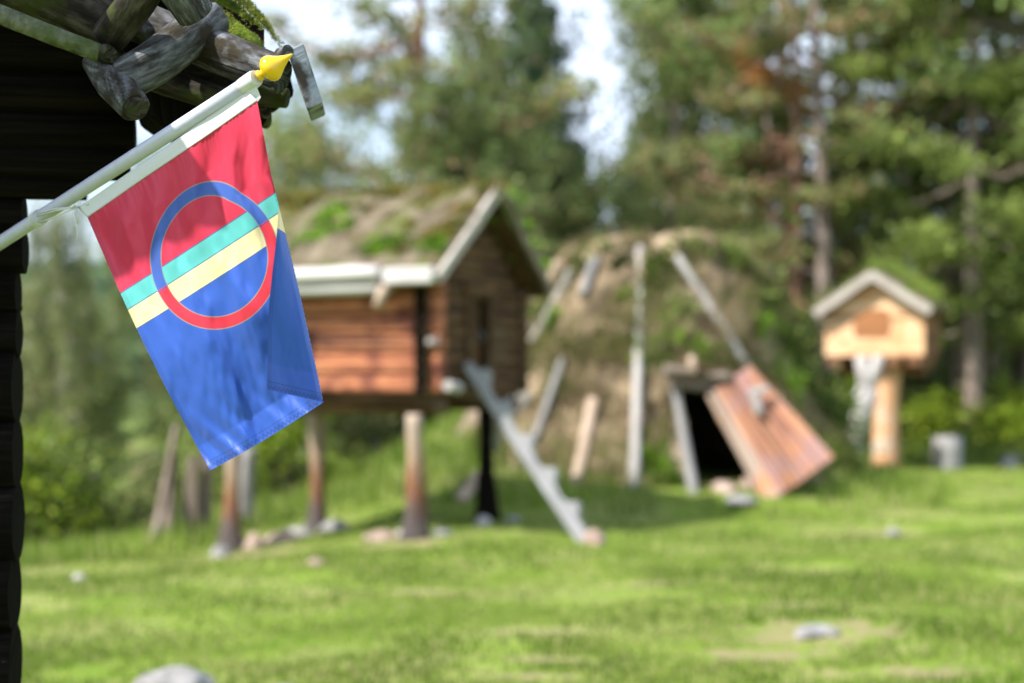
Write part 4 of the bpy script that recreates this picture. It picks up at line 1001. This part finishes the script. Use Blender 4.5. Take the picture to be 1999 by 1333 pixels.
# bare trunks in front of the wood
GT = 'bare lower trunks of trees behind the small raised house'
for i, (px, d, H, r0, mt_, lab) in enumerate([
 (1597, 27.0, 9, .19, 'bark', 'thick grey trunk immediately left of the small raised house'),
 (1640, 30.0, 9, .15, 'bark', 'slimmer trunk behind the left eave of the small raised house'),
 (1868, 28.0, 9, .19, 'bark', 'dark trunk right of the small raised house'),
 (1940, 28.0, 9, .17, 'bark', 'dark trunk nearest the right edge of the view'),
 (1310, 31.0, 8, .13, 'bark', 'thin trunk above the top of the turf hut'),
 (1652, 31.0, 13, .22, 'birch_bark', 'pale bare trunk showing near the top edge of the view'),
]):
    X = (px - 999.5) / FPX * d; z0 = gz(X, d); root = thing('tree_trunk', lab, 'tree', (X, d, z0), 0, GT)
    mb = MB(); mb.tube([Vector((X + .12 * math.sin(t * 4 + i), d, z0 - .1 + H * t)) for t in np.linspace(0, 1, 12)], [r0 * (1 - .6 * t) * (1 + .4 * math.exp(-t * 30)) for t in np.linspace(0, 1, 12)], 12, True, .2, i + 60); mb.build('trunk', M[mt_], root)
    mb = MB()
    for k in range(9):
        zz = H * (.3 + .07 * k); an = k * 2.1 + i; mb.tube([Vector((X, d, z0 + zz)), Vector((X + math.cos(an) * .7, d + math.sin(an) * .5, z0 + zz + .15)), Vector((X + math.cos(an) * 1.5, d + math.sin(an), z0 + zz - .1))], [.04, .03, .012], 7)
    mb.build('dead_branches', M['bark'], root)
# dead rusty branch
q = thing('dead_tree', 'dead tree with rusty orange needles above the turf hut', 'tree', (P(1500, 700, 28)[0], 28, gz(P(1500, 700, 28)[0], 28)))
x0 = q.location.x
mb = MB(); mb.tube([Vector((x0, 28, q.location.z)), Vector((x0 + .1, 28, 4)), Vector((x0 - .1, 28, 8.6))], [.12, .09, .03], 10); mb.build('trunk', M['bark'], q)
br = [(P(1540, 125, 27.5), P(1600, 168, 27.4), .05, 'birch_bark'), (P(1370, 340, 27.6), P(1490, 375, 27.4), .05, 'pine_bark'), (P(1590, 250, 27.4), P(1640, 330, 27.3), .05, 'pine_bark'), (P(1500, 270, 27.4), P(1620, 290, 27.2), .06, 'pine_bark')]
for a, b_, r0, mt_ in br:
    mb = MB(); mb.tube([Vector((x0, 28, a.z - .6)), a, b_], [r0 * 1.2, r0, r0 * .7], 8); mb.build('limb', M[mt_], q)
Cs = []; r_ = np.random.default_rng(9)
for (px, py, k) in [(1470, 100, 1), (1490, 130, 1.2), (1480, 155, 1), (1505, 165, .8), (1545, 180, .6), (1560, 195, .4), (1500, 375, .3), (1455, 95, .5)]:
    Cs.append(r_.normal(size=(int(150 * k), 3)) * .17 + np.array(tuple(P(px, py, 27.6))))
Cs = np.concatenate(Cs); a, f = leaf_quads(Cs, r_.uniform(.04, .09, len(Cs)), .4, 0, 4); mesh_np('dead_needles', a, f, M['rust_leaf'], q)

# far wooded hillside: one mass nobody could count
r_ = np.random.default_rng(77); N = 2600; V_ = []; F_ = []; c0 = 0
xs = []; 
y = r_.uniform(114, 230, N); x = (r_.uniform(-500, 2500, N) - 999.5) / FPX * y; k = r_.uniform(0, 1, N) < .9; x, y = x[k], y[k]; z = gh(x, y)
for i in range(len(x)):
    H = r_.uniform(4, 7); Rr = H * .24
    for lv in range(3):
        zb = z[i] + H * (.1 + .27 * lv); zt = zb + H * .42; rr_ = Rr * (1 - .27 * lv); m_ = 6
        ring = [(x[i] + rr_ * math.cos(j * 1.047 + lv) * r_.uniform(.7, 1.2), y[i] + rr_ * math.sin(j * 1.047 + lv), zb + r_.uniform(-.3, .3)) for j in range(m_)]
        V_ += ring + [(x[i], y[i], zt)]
        F_ += [(c0 + j, c0 + (j + 1) % m_, c0 + m_) for j in range(m_)]; c0 += m_ + 1
tag(mesh_np('distant_forest', np.array(V_), np.array(F_), M['spruce_leaf']), 'distant wooded hillside beyond the lake', 'forest', kind='stuff')

# ------------------------------------------------------------------ near log building at the left
nb = thing('log_building', 'dark log building at the left edge with mossy roof logs jutting over the flag', 'building', (-1.3, 3.2, 0))
K = Vector((-1.06, 3.12, 0)); wl = Vector((-.985, -.17, 0)).normalized(); ws_ = Vector((-.72, .69, 0)).normalized()
def znear(py, d=3.12): return EYE - (py - HORIZON) / FPX * d
mb = MB()
rowsb = [(1333 + 170 * 3, 28), (1333 + 170 * 2, 30), (1333 + 170, 30), (1333 + 30, 27), (1200, 30), (1075, 30), (955, 34), (820, 36), (690, 38), (545, 38), (530, 48), (385, 60), (330, 175), (310, 262), (236, 270), (150, 300), (60, 340)]
# wall of round logs, their ends stepping out under the eave
def rlog(pyt, pyb, pxr, seed, mb):
    zt, zb_ = znear(pyt), znear(pyb); r0 = (zt - zb_) / 2
    a = Vector(((pxr - 999.5) / FPX * 3.12, 3.12, (zt + zb_) / 2)); b_ = a + wl * 2.2
    mb.log(a, b_, r0 * 1.10, r0 * 1.10, n=16, seg=12, wob=.10, seed=seed, bevel=False)
for i, (t, b_, x) in enumerate([(60, 150, 300), (150, 228, 268), (228, 296, 264), (290, 352, 252), (340, 390, 168), (385, 455, 48), (455, 530, 50), (530, 610, 36), (610, 692, 38), (692, 820, 34), (820, 950, 35), (950, 1085, 36), (1085, 1225, 29), (1225, 1370, 31), (1370, 1520, 30), (1520, 1680, 30), (1680, 1850, 30), (1850, 2010, 30), (2010, 2160, 30)]):
    rlog(t, b_, x, 300 + i, mb)
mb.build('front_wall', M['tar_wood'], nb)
mb = MB(); q = K + Vector((-.12, .06, 0))
for k in range(14): mb.log(q + Z * (.09 + .165 * k), q + ws_ * 2.4 + Z * (.09 + .165 * k), .09, .085, seed=330 + k)
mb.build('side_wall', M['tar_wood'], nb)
# dark soffit beam under the eave
mb = MB(); D_ = 2.98
mb.prism([P(276, 120, D_), P(288, 222, D_), P(334, 254, D_), P(430, 262, D_), P(505, 250, D_), P(523, 238, D_), P(528, 212, D_), P(578, 186, D_), P(566, 135, D_), P(430, 85, D_), P(395, 50, D_), P(385, -40, D_), P(200, -60, D_), P(200, 100, D_)], Vector((-.06, .16, .0)))
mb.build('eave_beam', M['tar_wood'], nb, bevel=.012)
mb = MB(); mb.log(P(519, 215, 2.95), P(516, 238, 3.1), .012, .016); mb.build('peg', M['bark_log'], nb)
# roof deck and turf, sloping up to the left
# (front edge almost level with the flag; kept thin so only its underside shows)
def RP(px, py, d): return P(px, py, d)
mb = MB()
A_ = P(516, 96, 2.92); SL = .55
def rz_(x): return A_.z + SL * (A_.x - x)
def rv(x, y): return Vector((x, y, rz_(x)))
# plan outline; left front corner added out of view to shade the flag
OUT = [rv(A_.x, 2.92), rv(-.86, 2.90), rv(-1.00, 2.70), rv(-1.04, 2.32), rv(-2.55, 2.32), rv(-3.6, 4.6), rv(-1.25, 3.55)]
mb.prism(OUT, Z * .04); mb.build('roof_boards', M['tar_wood'], nb)
nu, nv = 110, 40; V_ = []; F_ = []
for j in range(nv + 1):
    for i in range(nu + 1):
        t = i / nu; s_ = j / nv; xf = A_.x + (-2.55 - A_.x) * t; yf = 2.94 - .57 * min(1, max(0, (-.86 - xf) / .2)); xb = -1.25 - 2.35 * t; yb = 3.5 + 1.05 * t; p = rv(xf + (xb - xf) * s_, yf + (yb - yf) * s_)  # turf front follows the added shade-casting corner
        e_ = min(1, t * 12, (1 - t) * 30, s_ * 10 + .0, (1 - s_) * 10) ** .5 if 0 < i < nu and 0 < j < nv else 0
        V_.append((p.x, p.y, p.z + .045 + e_ * (.045 + .03 * t + .014 * float(fbm(t * 30, s_ * 12, 4, 7)))))
for j in range(nv):
    for i in range(nu): a = j * (nu + 1) + i; F_.append((a, a + nu + 1, a + nu + 2, a + 1))
mesh_np('roof_turf', np.array(V_), np.array(F_), M['moss'], nb, True)
r_ = np.random.default_rng(31); Cs = []
for k in range(16000):
    xx_ = A_.x - .55 * r_.uniform(0, 1) ** 1.0 - .005; yy_ = A_.y - .005 + .3 * r_.uniform(0, 1) ** 2; top_z = rz_(xx_) + .045 + min(.06, (A_.x - xx_) * .6 + .012)
    if yy_ < A_.y + .03: zz_ = top_z - r_.uniform(0, .05) * (.5 + .5 * math.sin(xx_ * 60) ** 2)
    else: zz_ = top_z + r_.uniform(-.004, .014)
    Cs.append((xx_, yy_, zz_))
a, f = leaf_quads(np.array(Cs), r_.uniform(.002, .007, len(Cs)), .3, 0, 4); mesh_np('moss_tufts', a, f, leafmat('eave_moss_tufts', (.09, .14, .006), (.22, .27, .025), (.26, .18, .07), 40, .3), nb)
def nlog(name, pts, rad, mat, seed, wob=.12, n_=22, sub=8):
    """log through pixel/depth points, radius in pixels"""
    W = [P(*p) for p in pts]; rr_ = [r0 * p[2] / FPX for r0, p in zip(rad, pts)]
    pp = []; rq = []
    for i in range(len(W) - 1):
        for k in range(sub):
            t = k / sub
            a = W[max(i - 1, 0)]; b_ = W[i]; c = W[i + 1]; d_ = W[min(i + 2, len(W) - 1)]
            pp.append(.5 * ((2 * b_) + (c - a) * t + (2 * a - 5 * b_ + 4 * c - d_) * t * t + (3 * b_ - a - 3 * c + d_) * t ** 3)); rq.append(rr_[i] + (rr_[i + 1] - rr_[i]) * t)
    pp.append(W[-1]); rq.append(rr_[-1])
    dv_ = (pp[-1] - pp[-2]).normalized(); pp.append(pp[-1] + dv_ * rr_[-1] * .10); rq.append(rq[-1] * .86)
    mb = MB(); mb.tube(pp, rq, n_, True, wob, seed); return mb.build(name, mat, nb)
nlog('birch_pole', [(-120, -20, 2.66), (60, 52, 2.68), (195, 104, 2.70)], [19, 19, 18], M['birch_pole'], 1, .05)
nlog('pole_peg', [(185, 96, 2.71), (205, 104, 2.70), (216, 108, 2.69)], [12, 19, 17], M['bark_log'], 2, .1)
nlog('roof_log', [(-200, -110, 2.8), (60, -30, 2.82), (240, 52, 2.85)], [58, 60, 56], M['bark_log'], 3, .15)
nlog('roof_log', [(330, -110, 2.62), (290, -30, 2.66), (215, 72, 2.74)], [30, 34, 36], M['bark_log'], 4, .15)
nlog('roof_log', [(190, -190, 2.56), (320, -60, 2.64), (382, 28, 2.70)], [42, 42, 38], M['grey_log'], 5, .10)
nlog('crook', [(412, 40, 2.88), (350, 85, 2.80), (285, 132, 2.74), (238, 158, 2.72)], [42, 44, 42, 40], M['grey_log'], 6, .14)
nlog('crook_foot', [(190, 122, 2.78), (222, 160, 2.72), (262, 208, 2.66)], [30, 36, 31], M['grey_log'], 7, .10)
mb = MB(); q0, q1 = P(258, 203, 2.665), P(268, 215, 2.648); mb.tube([q0, q1], [.022, .0205], 20, True, .1, 5); mb.build('hollow_end_shade', M['bark_log'], nb)  # dark disc painted as the shade inside the hollow cut of the crook
nlog('eave_log', [(240, 30, 2.92), (400, 92, 2.86), (548, 148, 2.80)], [42, 41, 37], M['grey_log'], 8, .10)
nlog('eave_pole', [(200, 110, 2.92), (330, 162, 2.90), (470, 205, 2.88)], [26, 27, 22], M['bark_log'], 9, .10)
nlog('eave_pole', [(300, 120, 2.95), (430, 168, 2.93), (560, 192, 2.92)], [24, 26, 20], M['bark_log'], 12, .12)
# squared end board
mb = MB(); a0, a1, a2, a3 = P(566, 96, 2.80), P(588, 80, 2.83), P(629, 204, 2.83), P(604, 212, 2.80)
mb.prism([P(560, 98, 2.78), P(592, 82, 2.80), P(630, 200, 2.80), P(600, 213, 2.78)], Vector((-.012, .14, .0))); mb.build('end_board', M['blue_grey_wood'], nb, bevel=.004)
mb = MB(); mb.log(P(548, 108, 2.80), P(562, 100, 2.76), .015, .013, n=14); mb.build('peg', M['grey_log'], nb)
# moss cushion on the eave
Cs = []; r_ = np.random.default_rng(3)
mp_ = []
for t in np.linspace(0, 1, 60):
    p = P(415 + 95 * t, 30 + 52 * t, 2.90); p2 = P(415 + 95 * t, 78 + 36 * t, 2.9); mp_.append((p, p2))
mb = MB(); mb.tube([P(400, 42, 2.92), P(425, 52, 2.92), P(455, 68, 2.91), P(490, 88, 2.9), P(512, 98, 2.9)], [.022, .034, .030, .022, .008], 18, True, .35, 8); ms = mb.build('moss_cushion', M['moss'], nb)
for k in range(9000):
    t = r_.uniform(0, 1); w_ = r_.uniform(0, 1)
    rr_ = (.038 - .026 * t); c = P(405 + 105 * t, 44 + 53 * t, 2.91); an = r_.uniform(0, math.pi); Cs.append((c.x + .3 * rr_ * r_.normal(), c.y + rr_ * math.cos(an), c.z + rr_ * (math.sin(an) * .95 + .1 * r_.normal())))
a, f = leaf_quads(np.array(Cs), r_.uniform(.0015, .004, len(Cs)), .35, 0, 4); mesh_np('moss_tufts', a, f, leafmat('moss_tufts', (.10, .15, .008), (.22, .27, .03), (.30, .20, .08), 60, .3), nb)

# ------------------------------------------------------------------ flagpole
PL0 = (0, 474, 2.98); PL1 = (500, 152, 2.50)
def pole_pt(t): return P(PL0[0] + (PL1[0] - PL0[0]) * t, PL0[1] + (PL1[1] - PL0[1]) * t, 1 / ((1 - t) / PL0[2] + t / PL1[2]))
# the same straight line in space
PA = P(*PL0); PB = P(*PL1); ax = (PB - PA).normalized()
fpole = thing('flagpole', 'slim white plastic pole with yellow teardrop finial jutting from the dark building', 'flagpole', tuple(PA - ax * .25))
pole_m = plain('white_pole_plastic', (.50, .52, .66), .35, .5, 300)
mb = MB(); mb.tube([PA - ax * .28, PA, PA + (PB - PA) * .5, PB], [.0138, .0138, .0137, .0135], 32); mb.build('pole', pole_m, fpole)
ym, n, out = newmat('yellow_plastic'); b = n.nodes.new('ShaderNodeBsdfPrincipled'); n.links.new(b.outputs[0], out.inputs[0]); b.inputs['Base Color'].default_value = (.78, .47, .008, 1); b.inputs['Roughness'].default_value = .16
b.inputs['Coat Weight'].default_value = .4; b.inputs['Coat Roughness'].default_value = .08
mb = MB(); fb = PB + ax * .004
fin = [(0, .006), (.001, .0095), (.004, .0105), (.007, .0095), (.009, .0065), (.011, .0075), (.014, .014), (.018, .0195), (.023, .0228), (.028, .0236), (.033, .0226), (.038, .0198), (.043, .0162), (.049, .0122), (.055, .0090), (.061, .0062), (.067, .0040), (.072, .0022), (.0745, .0008)]
fax = (P(561, 113, 2.49) - P(503, 151, 2.50)).normalized()
mb.lathe(fb, fax, fin, 32); mb.build('finial', ym, fpole)

# ------------------------------------------------------------------ flag
def pole_depth(px):
    # depth of the pole's line at a given pixel column
    k = (px - 999.5) / FPX; s_ = (k * PA.y - PA.x) / ((PB.x - PA.x) - k * (PB.y - PA.y)); return PA.y + s_ * (PB.y - PA.y)
def Lp(t): # left edge pixel, t in 0..551
    q = t / 551; return (170 + 240 * q - 8 * math.sin(math.pi * q), 422 + 496 * q + 3 * math.sin(math.pi * q))
def Rp(t): # visible right edge
    if t < 135: q = t / 135; return (502 + 28 * q, 197 + 148 * q)
    q = (t - 135) / 416; return (530 + 102 * q + 3 * math.sin(math.pi * q), 345 + 440 * q)
def sf(t): return 400 if t < 128 else 400 - 128 * ((t - 128) / 423) ** .9
def Fp(t): # free edge of the flap
    q = max(0, (t - 128) / 423); a = Rp(t)
    if q < .17: e = (529 + 12 * q / .17, 340 + 62 * q / .17)
    else: e = (541 - 23 * (q - .17) / .83, 402 + 360 * (q - .17) / .83)
    if q > 0: e = (e[0] + 3.2 * math.sin(q * 7.5), e[1] + 2 * math.sin(q * 5))
    return e
NS, NT = 150, 200; V_ = []; UVs = []
for j in range(NT + 1):
    t = 551 * j / NT; l = Lp(t); r0 = Rp(t); f_ = sf(t); fe = Fp(t)
    for i in range(NS + 1):
        # the column index runs over the main cloth, then over the flap
        if f_ >= 400: s_ = 400 * i / NS
        else: s_ = 400 * i / NS
        if s_ <= f_:
            q = s_ / f_; px = l[0] + (r0[0] - l[0]) * q; py = l[1] + (r0[1] - l[1]) * q
            # soft sag between the corners
            py += 5 * math.sin(math.pi * q) * (t / 551) * (1 - q * .4)
            rel = 0.0
        else:
            q = (s_ - f_) / max(400 - f_, 1e-6); px = r0[0] + (fe[0] - r0[0]) * q; py = r0[1] + (fe[1] - r0[1]) * q
            rel = q
        # depth
        base = 2.79 + (2.515 - 2.79) * min(max((px - 170) / 332, 0), 1.25) ** 1.0
        base = pole_depth(px) * (1 - min(1, t / 500)) + (2.72 - .12 * (px - 300) / 330) * min(1, t / 500)
        ff = max(0.0, 1 - abs(s_ - f_) / 14) if f_ < 400 else 0
        w_ = min(1, t / 60)
        wr = .0075 * math.sin(s_ * .075 + .006 * t + 1.2 * float(vnoise(s_ * .01, t * .008, 3))) * (1 - min(1, t / 330) * .7) * w_
        wr += .0060 * float(fbm(s_ * .022 + t * .004, t * .009, 3, 5)) * w_
        wr += .016 * float(vnoise(s_ * .011, t * .006, 8)) * w_
        bl = max(0, (t - 400) / 151)
        wr += .0065 * bl * float(vnoise(s_ * .045 - t * .02, t * .008, 12)) + .0016 * bl * float(vnoise(s_ * .13, t * .03, 4))
        # long creases fanning down from the pole and up from the free corner
        for (a0, b0_, am) in ((60, .16, .0030), (150, .05, .0035), (235, -.05, .0040), (320, -.12, .0035)):
            dd_ = (s_ - a0 - b0_ * t - 9 * math.sin(t * .012 + a0)) / (9 + t * .03); wr -= am * math.exp(-dd_ * dd_) * w_ * (.35 + .65 * math.sin(t * .009 + a0 * .02) ** 2)
        # fine puckers at the hoist seam
        wr += .0011 * math.exp(-t / 22) * math.sin(s_ * .55 + math.sin(s_ * .11) * 3)
        if f_ < 400:
            op = min(1, (t - 128) / 120)
            if s_ > f_:
                dd = (s_ - f_); base_off = -(.003 + .010 * min(1, dd / 12) + .115 * q * ((t - 128) / 423) ** .7) * op
                wr = wr * .5 + .010 * op * math.sin(min(1, q) * 3.1) * math.sin(t * .013)
            else:
                base_off = .006 * max(0, 1 - (f_ - s_) / 16) * op * 0
            base += base_off
        d_ = base + wr
        V_.append(tuple(P(px, py, d_))); UVs.append((s_ / 551, t / 551))
V_ = np.array(V_); ii, jj = np.meshgrid(np.arange(NS), np.arange(NT)); b0 = (jj * (NS + 1) + ii).ravel(); F_ = np.stack([b0, b0 + NS + 1, b0 + NS + 2, b0 + 1], 1)
fm, n, out = newmat('flag_nylon')
uvn = n.nodes.new('ShaderNodeUVMap').outputs[0]; sx = n.nodes.new('ShaderNodeSeparateXYZ'); n.links.new(uvn, sx.inputs[0]); S_, T_ = sx.outputs[0], sx.outputs[1]
RED = (.57, .027, .075); GRN = (.10, .46, .47); YEL = (.76, .66, .36); BLU = (.030, .098, .46)
def lt(a, b_): return math_(n, 'LESS_THAN', a, b_)
def gt(a, b_): return math_(n, 'GREATER_THAN', a, b_)
c = mixc(n, gt(T_, .298), RED, GRN); c = mixc(n, gt(T_, .362), c, YEL); c = mixc(n, gt(T_, .436), c, BLU)
dx = math_(n, 'SUBTRACT', S_, 209 / 551); dy = math_(n, 'SUBTRACT', T_, .366)
rad = math_(n, 'SQRT', math_(n, 'ADD', math_(n, 'MULTIPLY', dx, dx), math_(n, 'MULTIPLY', dy, dy)))
ro_, ri_ = 136 / 551, 112.5 / 551
ring = math_(n, 'MULTIPLY', lt(rad, ro_), gt(rad, ri_)); rc = mixc(n, gt(T_, .362), (.045, .11, .44), (.62, .03, .06)); c = mixc(n, ring, c, rc)
# seams: thin thread lines
sm = None
for e_, lim in ((.298, 1), (.362, 1), (.436, 1)):
    k = lt(math_(n, 'ABSOLUTE', math_(n, 'SUBTRACT', T_, e_)), .0021); sm = k if sm is None else math_(n, 'MAXIMUM', sm, k)
sm = math_(n, 'MULTIPLY', sm, math_(n, 'SUBTRACT', 1.0, ring))
k1 = lt(math_(n, 'ABSOLUTE', math_(n, 'SUBTRACT', rad, ro_)), .0022); k2_ = lt(math_(n, 'ABSOLUTE', math_(n, 'SUBTRACT', rad, ri_)), .0022)
c = mixc(n, math_(n, 'MULTIPLY', sm, .75), c, (.03, .08, .25))
c = mixc(n, math_(n, 'MULTIPLY', math_(n, 'MAXIMUM', k1, k2_), .6), c, (.25, .28, .25))
k3 = math_(n, 'MULTIPLY', lt(math_(n, 'ABSOLUTE', dy), .002), ring); c = mixc(n, math_(n, 'MULTIPLY', k3, .8), c, (.03, .06, .25))
# hems with zigzag stitches
def hem(dist, along, wdt):
    band = lt(dist, wdt); z_ = math_(n, 'PINGPONG', math_(n, 'MULTIPLY', along, 60), .5)
    st = lt(math_(n, 'ABSOLUTE', math_(n, 'SUBTRACT', math_(n, 'DIVIDE', dist, wdt), math_(n, 'MULTIPLY_ADD', z_, .8, .15))), .16)
    edge = lt(math_(n, 'ABSOLUTE', math_(n, 'SUBTRACT', dist, wdt)), .0018)
    return band, math_(n, 'MAXIMUM', math_(n, 'MULTIPLY', st, band), edge)
b1_, s1_ = hem(math_(n, 'SUBTRACT', 1.0, T_), S_, .030); b2_, s2_ = hem(S_, T_, .016); b3_, s3_ = hem(math_(n, 'SUBTRACT', 400 / 551, S_), T_, .016)
bands = math_(n, 'MAXIMUM', b1_, math_(n, 'MAXIMUM', b2_, b3_)); st_ = math_(n, 'MAXIMUM', s1_, math_(n, 'MULTIPLY', math_(n, 'MAXIMUM', s2_, s3_), .5))
cm = n.nodes.new('ShaderNodeVectorMath'); cm.operation = 'SCALE'; n.links.new(c, cm.inputs[0]); n.links.new(math_(n, 'SUBTRACT', 1.0, math_(n, 'ADD', math_(n, 'MULTIPLY', bands, .10), math_(n, 'MULTIPLY', st_, .26))), cm.inputs['Scale'])
c = cm.outputs[0]
pb_ = n.nodes.new('ShaderNodeBsdfPrincipled'); pb_.inputs['Roughness'].default_value = .40; pb_.inputs['Specular IOR Level'].default_value = .35
pb_.inputs['Sheen Weight'].default_value = .25; pb_.inputs['Sheen Roughness'].default_value = .4
tr_ = n.nodes.new('ShaderNodeBsdfTranslucent'); ms_ = n.nodes.new('ShaderNodeMixShader'); ms_.inputs[0].default_value = .12
n.links.new(c, pb_.inputs['Base Color']); n.links.new(c, tr_.inputs['Color']); n.links.new(pb_.outputs[0], ms_.inputs[1]); n.links.new(tr_.outputs[0], ms_.inputs[2]); n.links.new(ms_.outputs[0], out.inputs[0])
bp = n.nodes.new('ShaderNodeBump'); bp.inputs['Strength'].default_value = .4; bp.inputs['Distance'].default_value = .0022
hh_ = noisen(n, uvn, 1, 4, .6, (26, 7, 1)); h2_ = math_(n, 'MULTIPLY_ADD', st_, -.35, hh_); n.links.new(h2_, bp.inputs['Height']); n.links.new(bp.outputs[0], pb_.inputs['Normal'])
flag = thing('flag', 'red and blue nylon flag with ring over green and yellow stripes, hanging folded', 'flag', tuple(P(335, 310, 2.66)))
mesh_np('cloth', V_, F_, fm, flag, True, uv=np.array(UVs))

# white heading band along the pole
hm, n, out = newmat('white_canvas'); b = n.nodes.new('ShaderNodeBsdfPrincipled'); tr_ = n.nodes.new('ShaderNodeBsdfTranslucent'); ms_ = n.nodes.new('ShaderNodeMixShader'); ms_.inputs[0].default_value = .2
uvn = n.nodes.new('ShaderNodeUVMap').outputs[0]; sx = n.nodes.new('ShaderNodeSeparateXYZ'); n.links.new(uvn, sx.inputs[0]); S_, T_ = sx.outputs[0], sx.outputs[1]
c = mixc(n, noisen(n, uvn, 60, 3), (.68, .70, .73), (.76, .78, .80))
# faint illegible print near the upper end, and stitch lines
def inr(x, a, b_): return math_(n, 'MULTIPLY', math_(n, 'GREATER_THAN', x, a), math_(n, 'LESS_THAN', x, b_))
nn_ = noisen(n, uvn, 1, 2, .5, (150, 260, 1))
prn = math_(n, 'MULTIPLY', math_(n, 'MULTIPLY', inr(S_, .70, .93), math_(n, 'MAXIMUM', inr(T_, .40, .50), math_(n, 'MAXIMUM', math_(n, 'MULTIPLY', inr(T_, .60, .67), .7), math_(n, 'MULTIPLY', inr(T_, .74, .80), .7)))), math_(n, 'GREATER_THAN', nn_, .5))
c = mixc(n, math_(n, 'MULTIPLY', prn, .6), c, (.12, .13, .15))
stl = math_(n, 'MAXIMUM', inr(T_, .93, .955), inr(T_, .05, .075)); c = mixc(n, math_(n, 'MULTIPLY', stl, .35), c, (.35, .36, .38))
n.links.new(c, b.inputs['Base Color']); n.links.new(c, tr_.inputs['Color']); b.inputs['Roughness'].default_value = .8
n.links.new(b.outputs[0], ms_.inputs[1]); n.links.new(tr_.outputs[0], ms_.inputs[2]); n.links.new(ms_.outputs[0], out.inputs[0])
NA, NB = 90, 10; V_ = []; UVs = []
for j in range(NB + 1):
    for i in range(NA + 1):
        a = i / NA; c_ = j / NB
        tx, ty = 152 + (484 - 152) * a, 405 + (175 - 405) * a      # upper edge
        bx_, by_ = 170 + (502 - 170) * a, 424 + (197 - 424) * a      # lower edge (flag seam)
        if a > .93: tx += -4 * (a - .93) / .07; 
        px = tx + (bx_ - tx) * c_; py = ty + (by_ - ty) * c_
        d_ = pole_depth(px) - .002 + .003 * math.sin(a * 9 + c_ * 2) * c_ * (1 - c_) * 4 - .001 * (1 - c_)
        V_.append(tuple(P(px, py, d_))); UVs.append((a, c_))
ii, jj = np.meshgrid(np.arange(NA), np.arange(NB)); b0 = (jj * (NA + 1) + ii).ravel(); F_ = np.stack([b0, b0 + NA + 1, b0 + NA + 2, b0 + 1], 1)
hb = mesh_np('heading_band', np.array(V_), F_, hm, flag, True, uv=np.array(UVs)); md = hb.modifiers.new('solid', 'SOLIDIFY'); md.thickness = .0012
# sleeve end wrapped on the pole just below the finial
mb = MB()
s0 = PA + (PB - PA) * .955
mb.tube([s0, s0 + ax * .01, PB - ax * .006, PB + ax * .001], [.0146, .0153, .0155, .0140], 24, True, .06, 3); mb.build('sleeve', hm, flag)
mb = MB(); mb.prism([P(478, 168, 2.505), P(497, 157, 2.495), P(509, 190, 2.50), P(500, 202, 2.51), P(484, 182, 2.51)], Vector((0, .0015, 0))); mb.build('band_corner', hm, flag)
# tie string round the pole
strm = plain('white_string', (.62, .63, .64), .8, .2, 900)
mb = MB(); tpos = (PA + (PB - PA) * .178)
e1 = ax.cross(Vector((0, -1, 0))).normalized(); e2 = ax.cross(e1)
for off in (-.010, -.004, .002):
    mb.tube([tpos + ax * off + (e1 * math.cos(a) + e2 * math.sin(a)) * .0152 + ax * .004 * math.sin(a) for a in np.linspace(0, 6.5, 28)], .0018, 8, True)
kn = P(146, 404, pole_depth(146) - .016)
for o_ in (0, .004): mb.tube([tpos + e2 * -.0 + Vector((0, -.018, .001 + o_)), (tpos + kn) / 2 + Vector((0, -.010, .002 + o_)), kn], .0016, 8)
mb.tube([tpos + Vector((.004, -.016, -.012)), (tpos + kn) / 2 + Vector((0, -.006, -.009)), kn + Vector((0, 0, -.002))], .0014, 8)
mb.tube([kn + Vector((-.005, 0, -.003)), kn + Vector((.0, -.003, .003)), kn + Vector((.005, 0, -.001)), kn + Vector((.0, .002, -.005)), kn + Vector((-.004, -.001, 0))], .0026, 8)
mb.tube([kn, kn + Vector((.014, .004, .003)), P(172, 398, pole_depth(172) - .004)], .0014, 8)
mb.tube([kn, P(147, 425, kn.y), P(151, 446, kn.y), P(150, 471, kn.y)], [.0014, .0022, .0015, .0016], 8)
mb.tube([kn, P(151, 420, kn.y - .003), P(152, 436, kn.y)], [.0014, .0016, .0012], 8)
mb.build('tie_string', strm, flag)
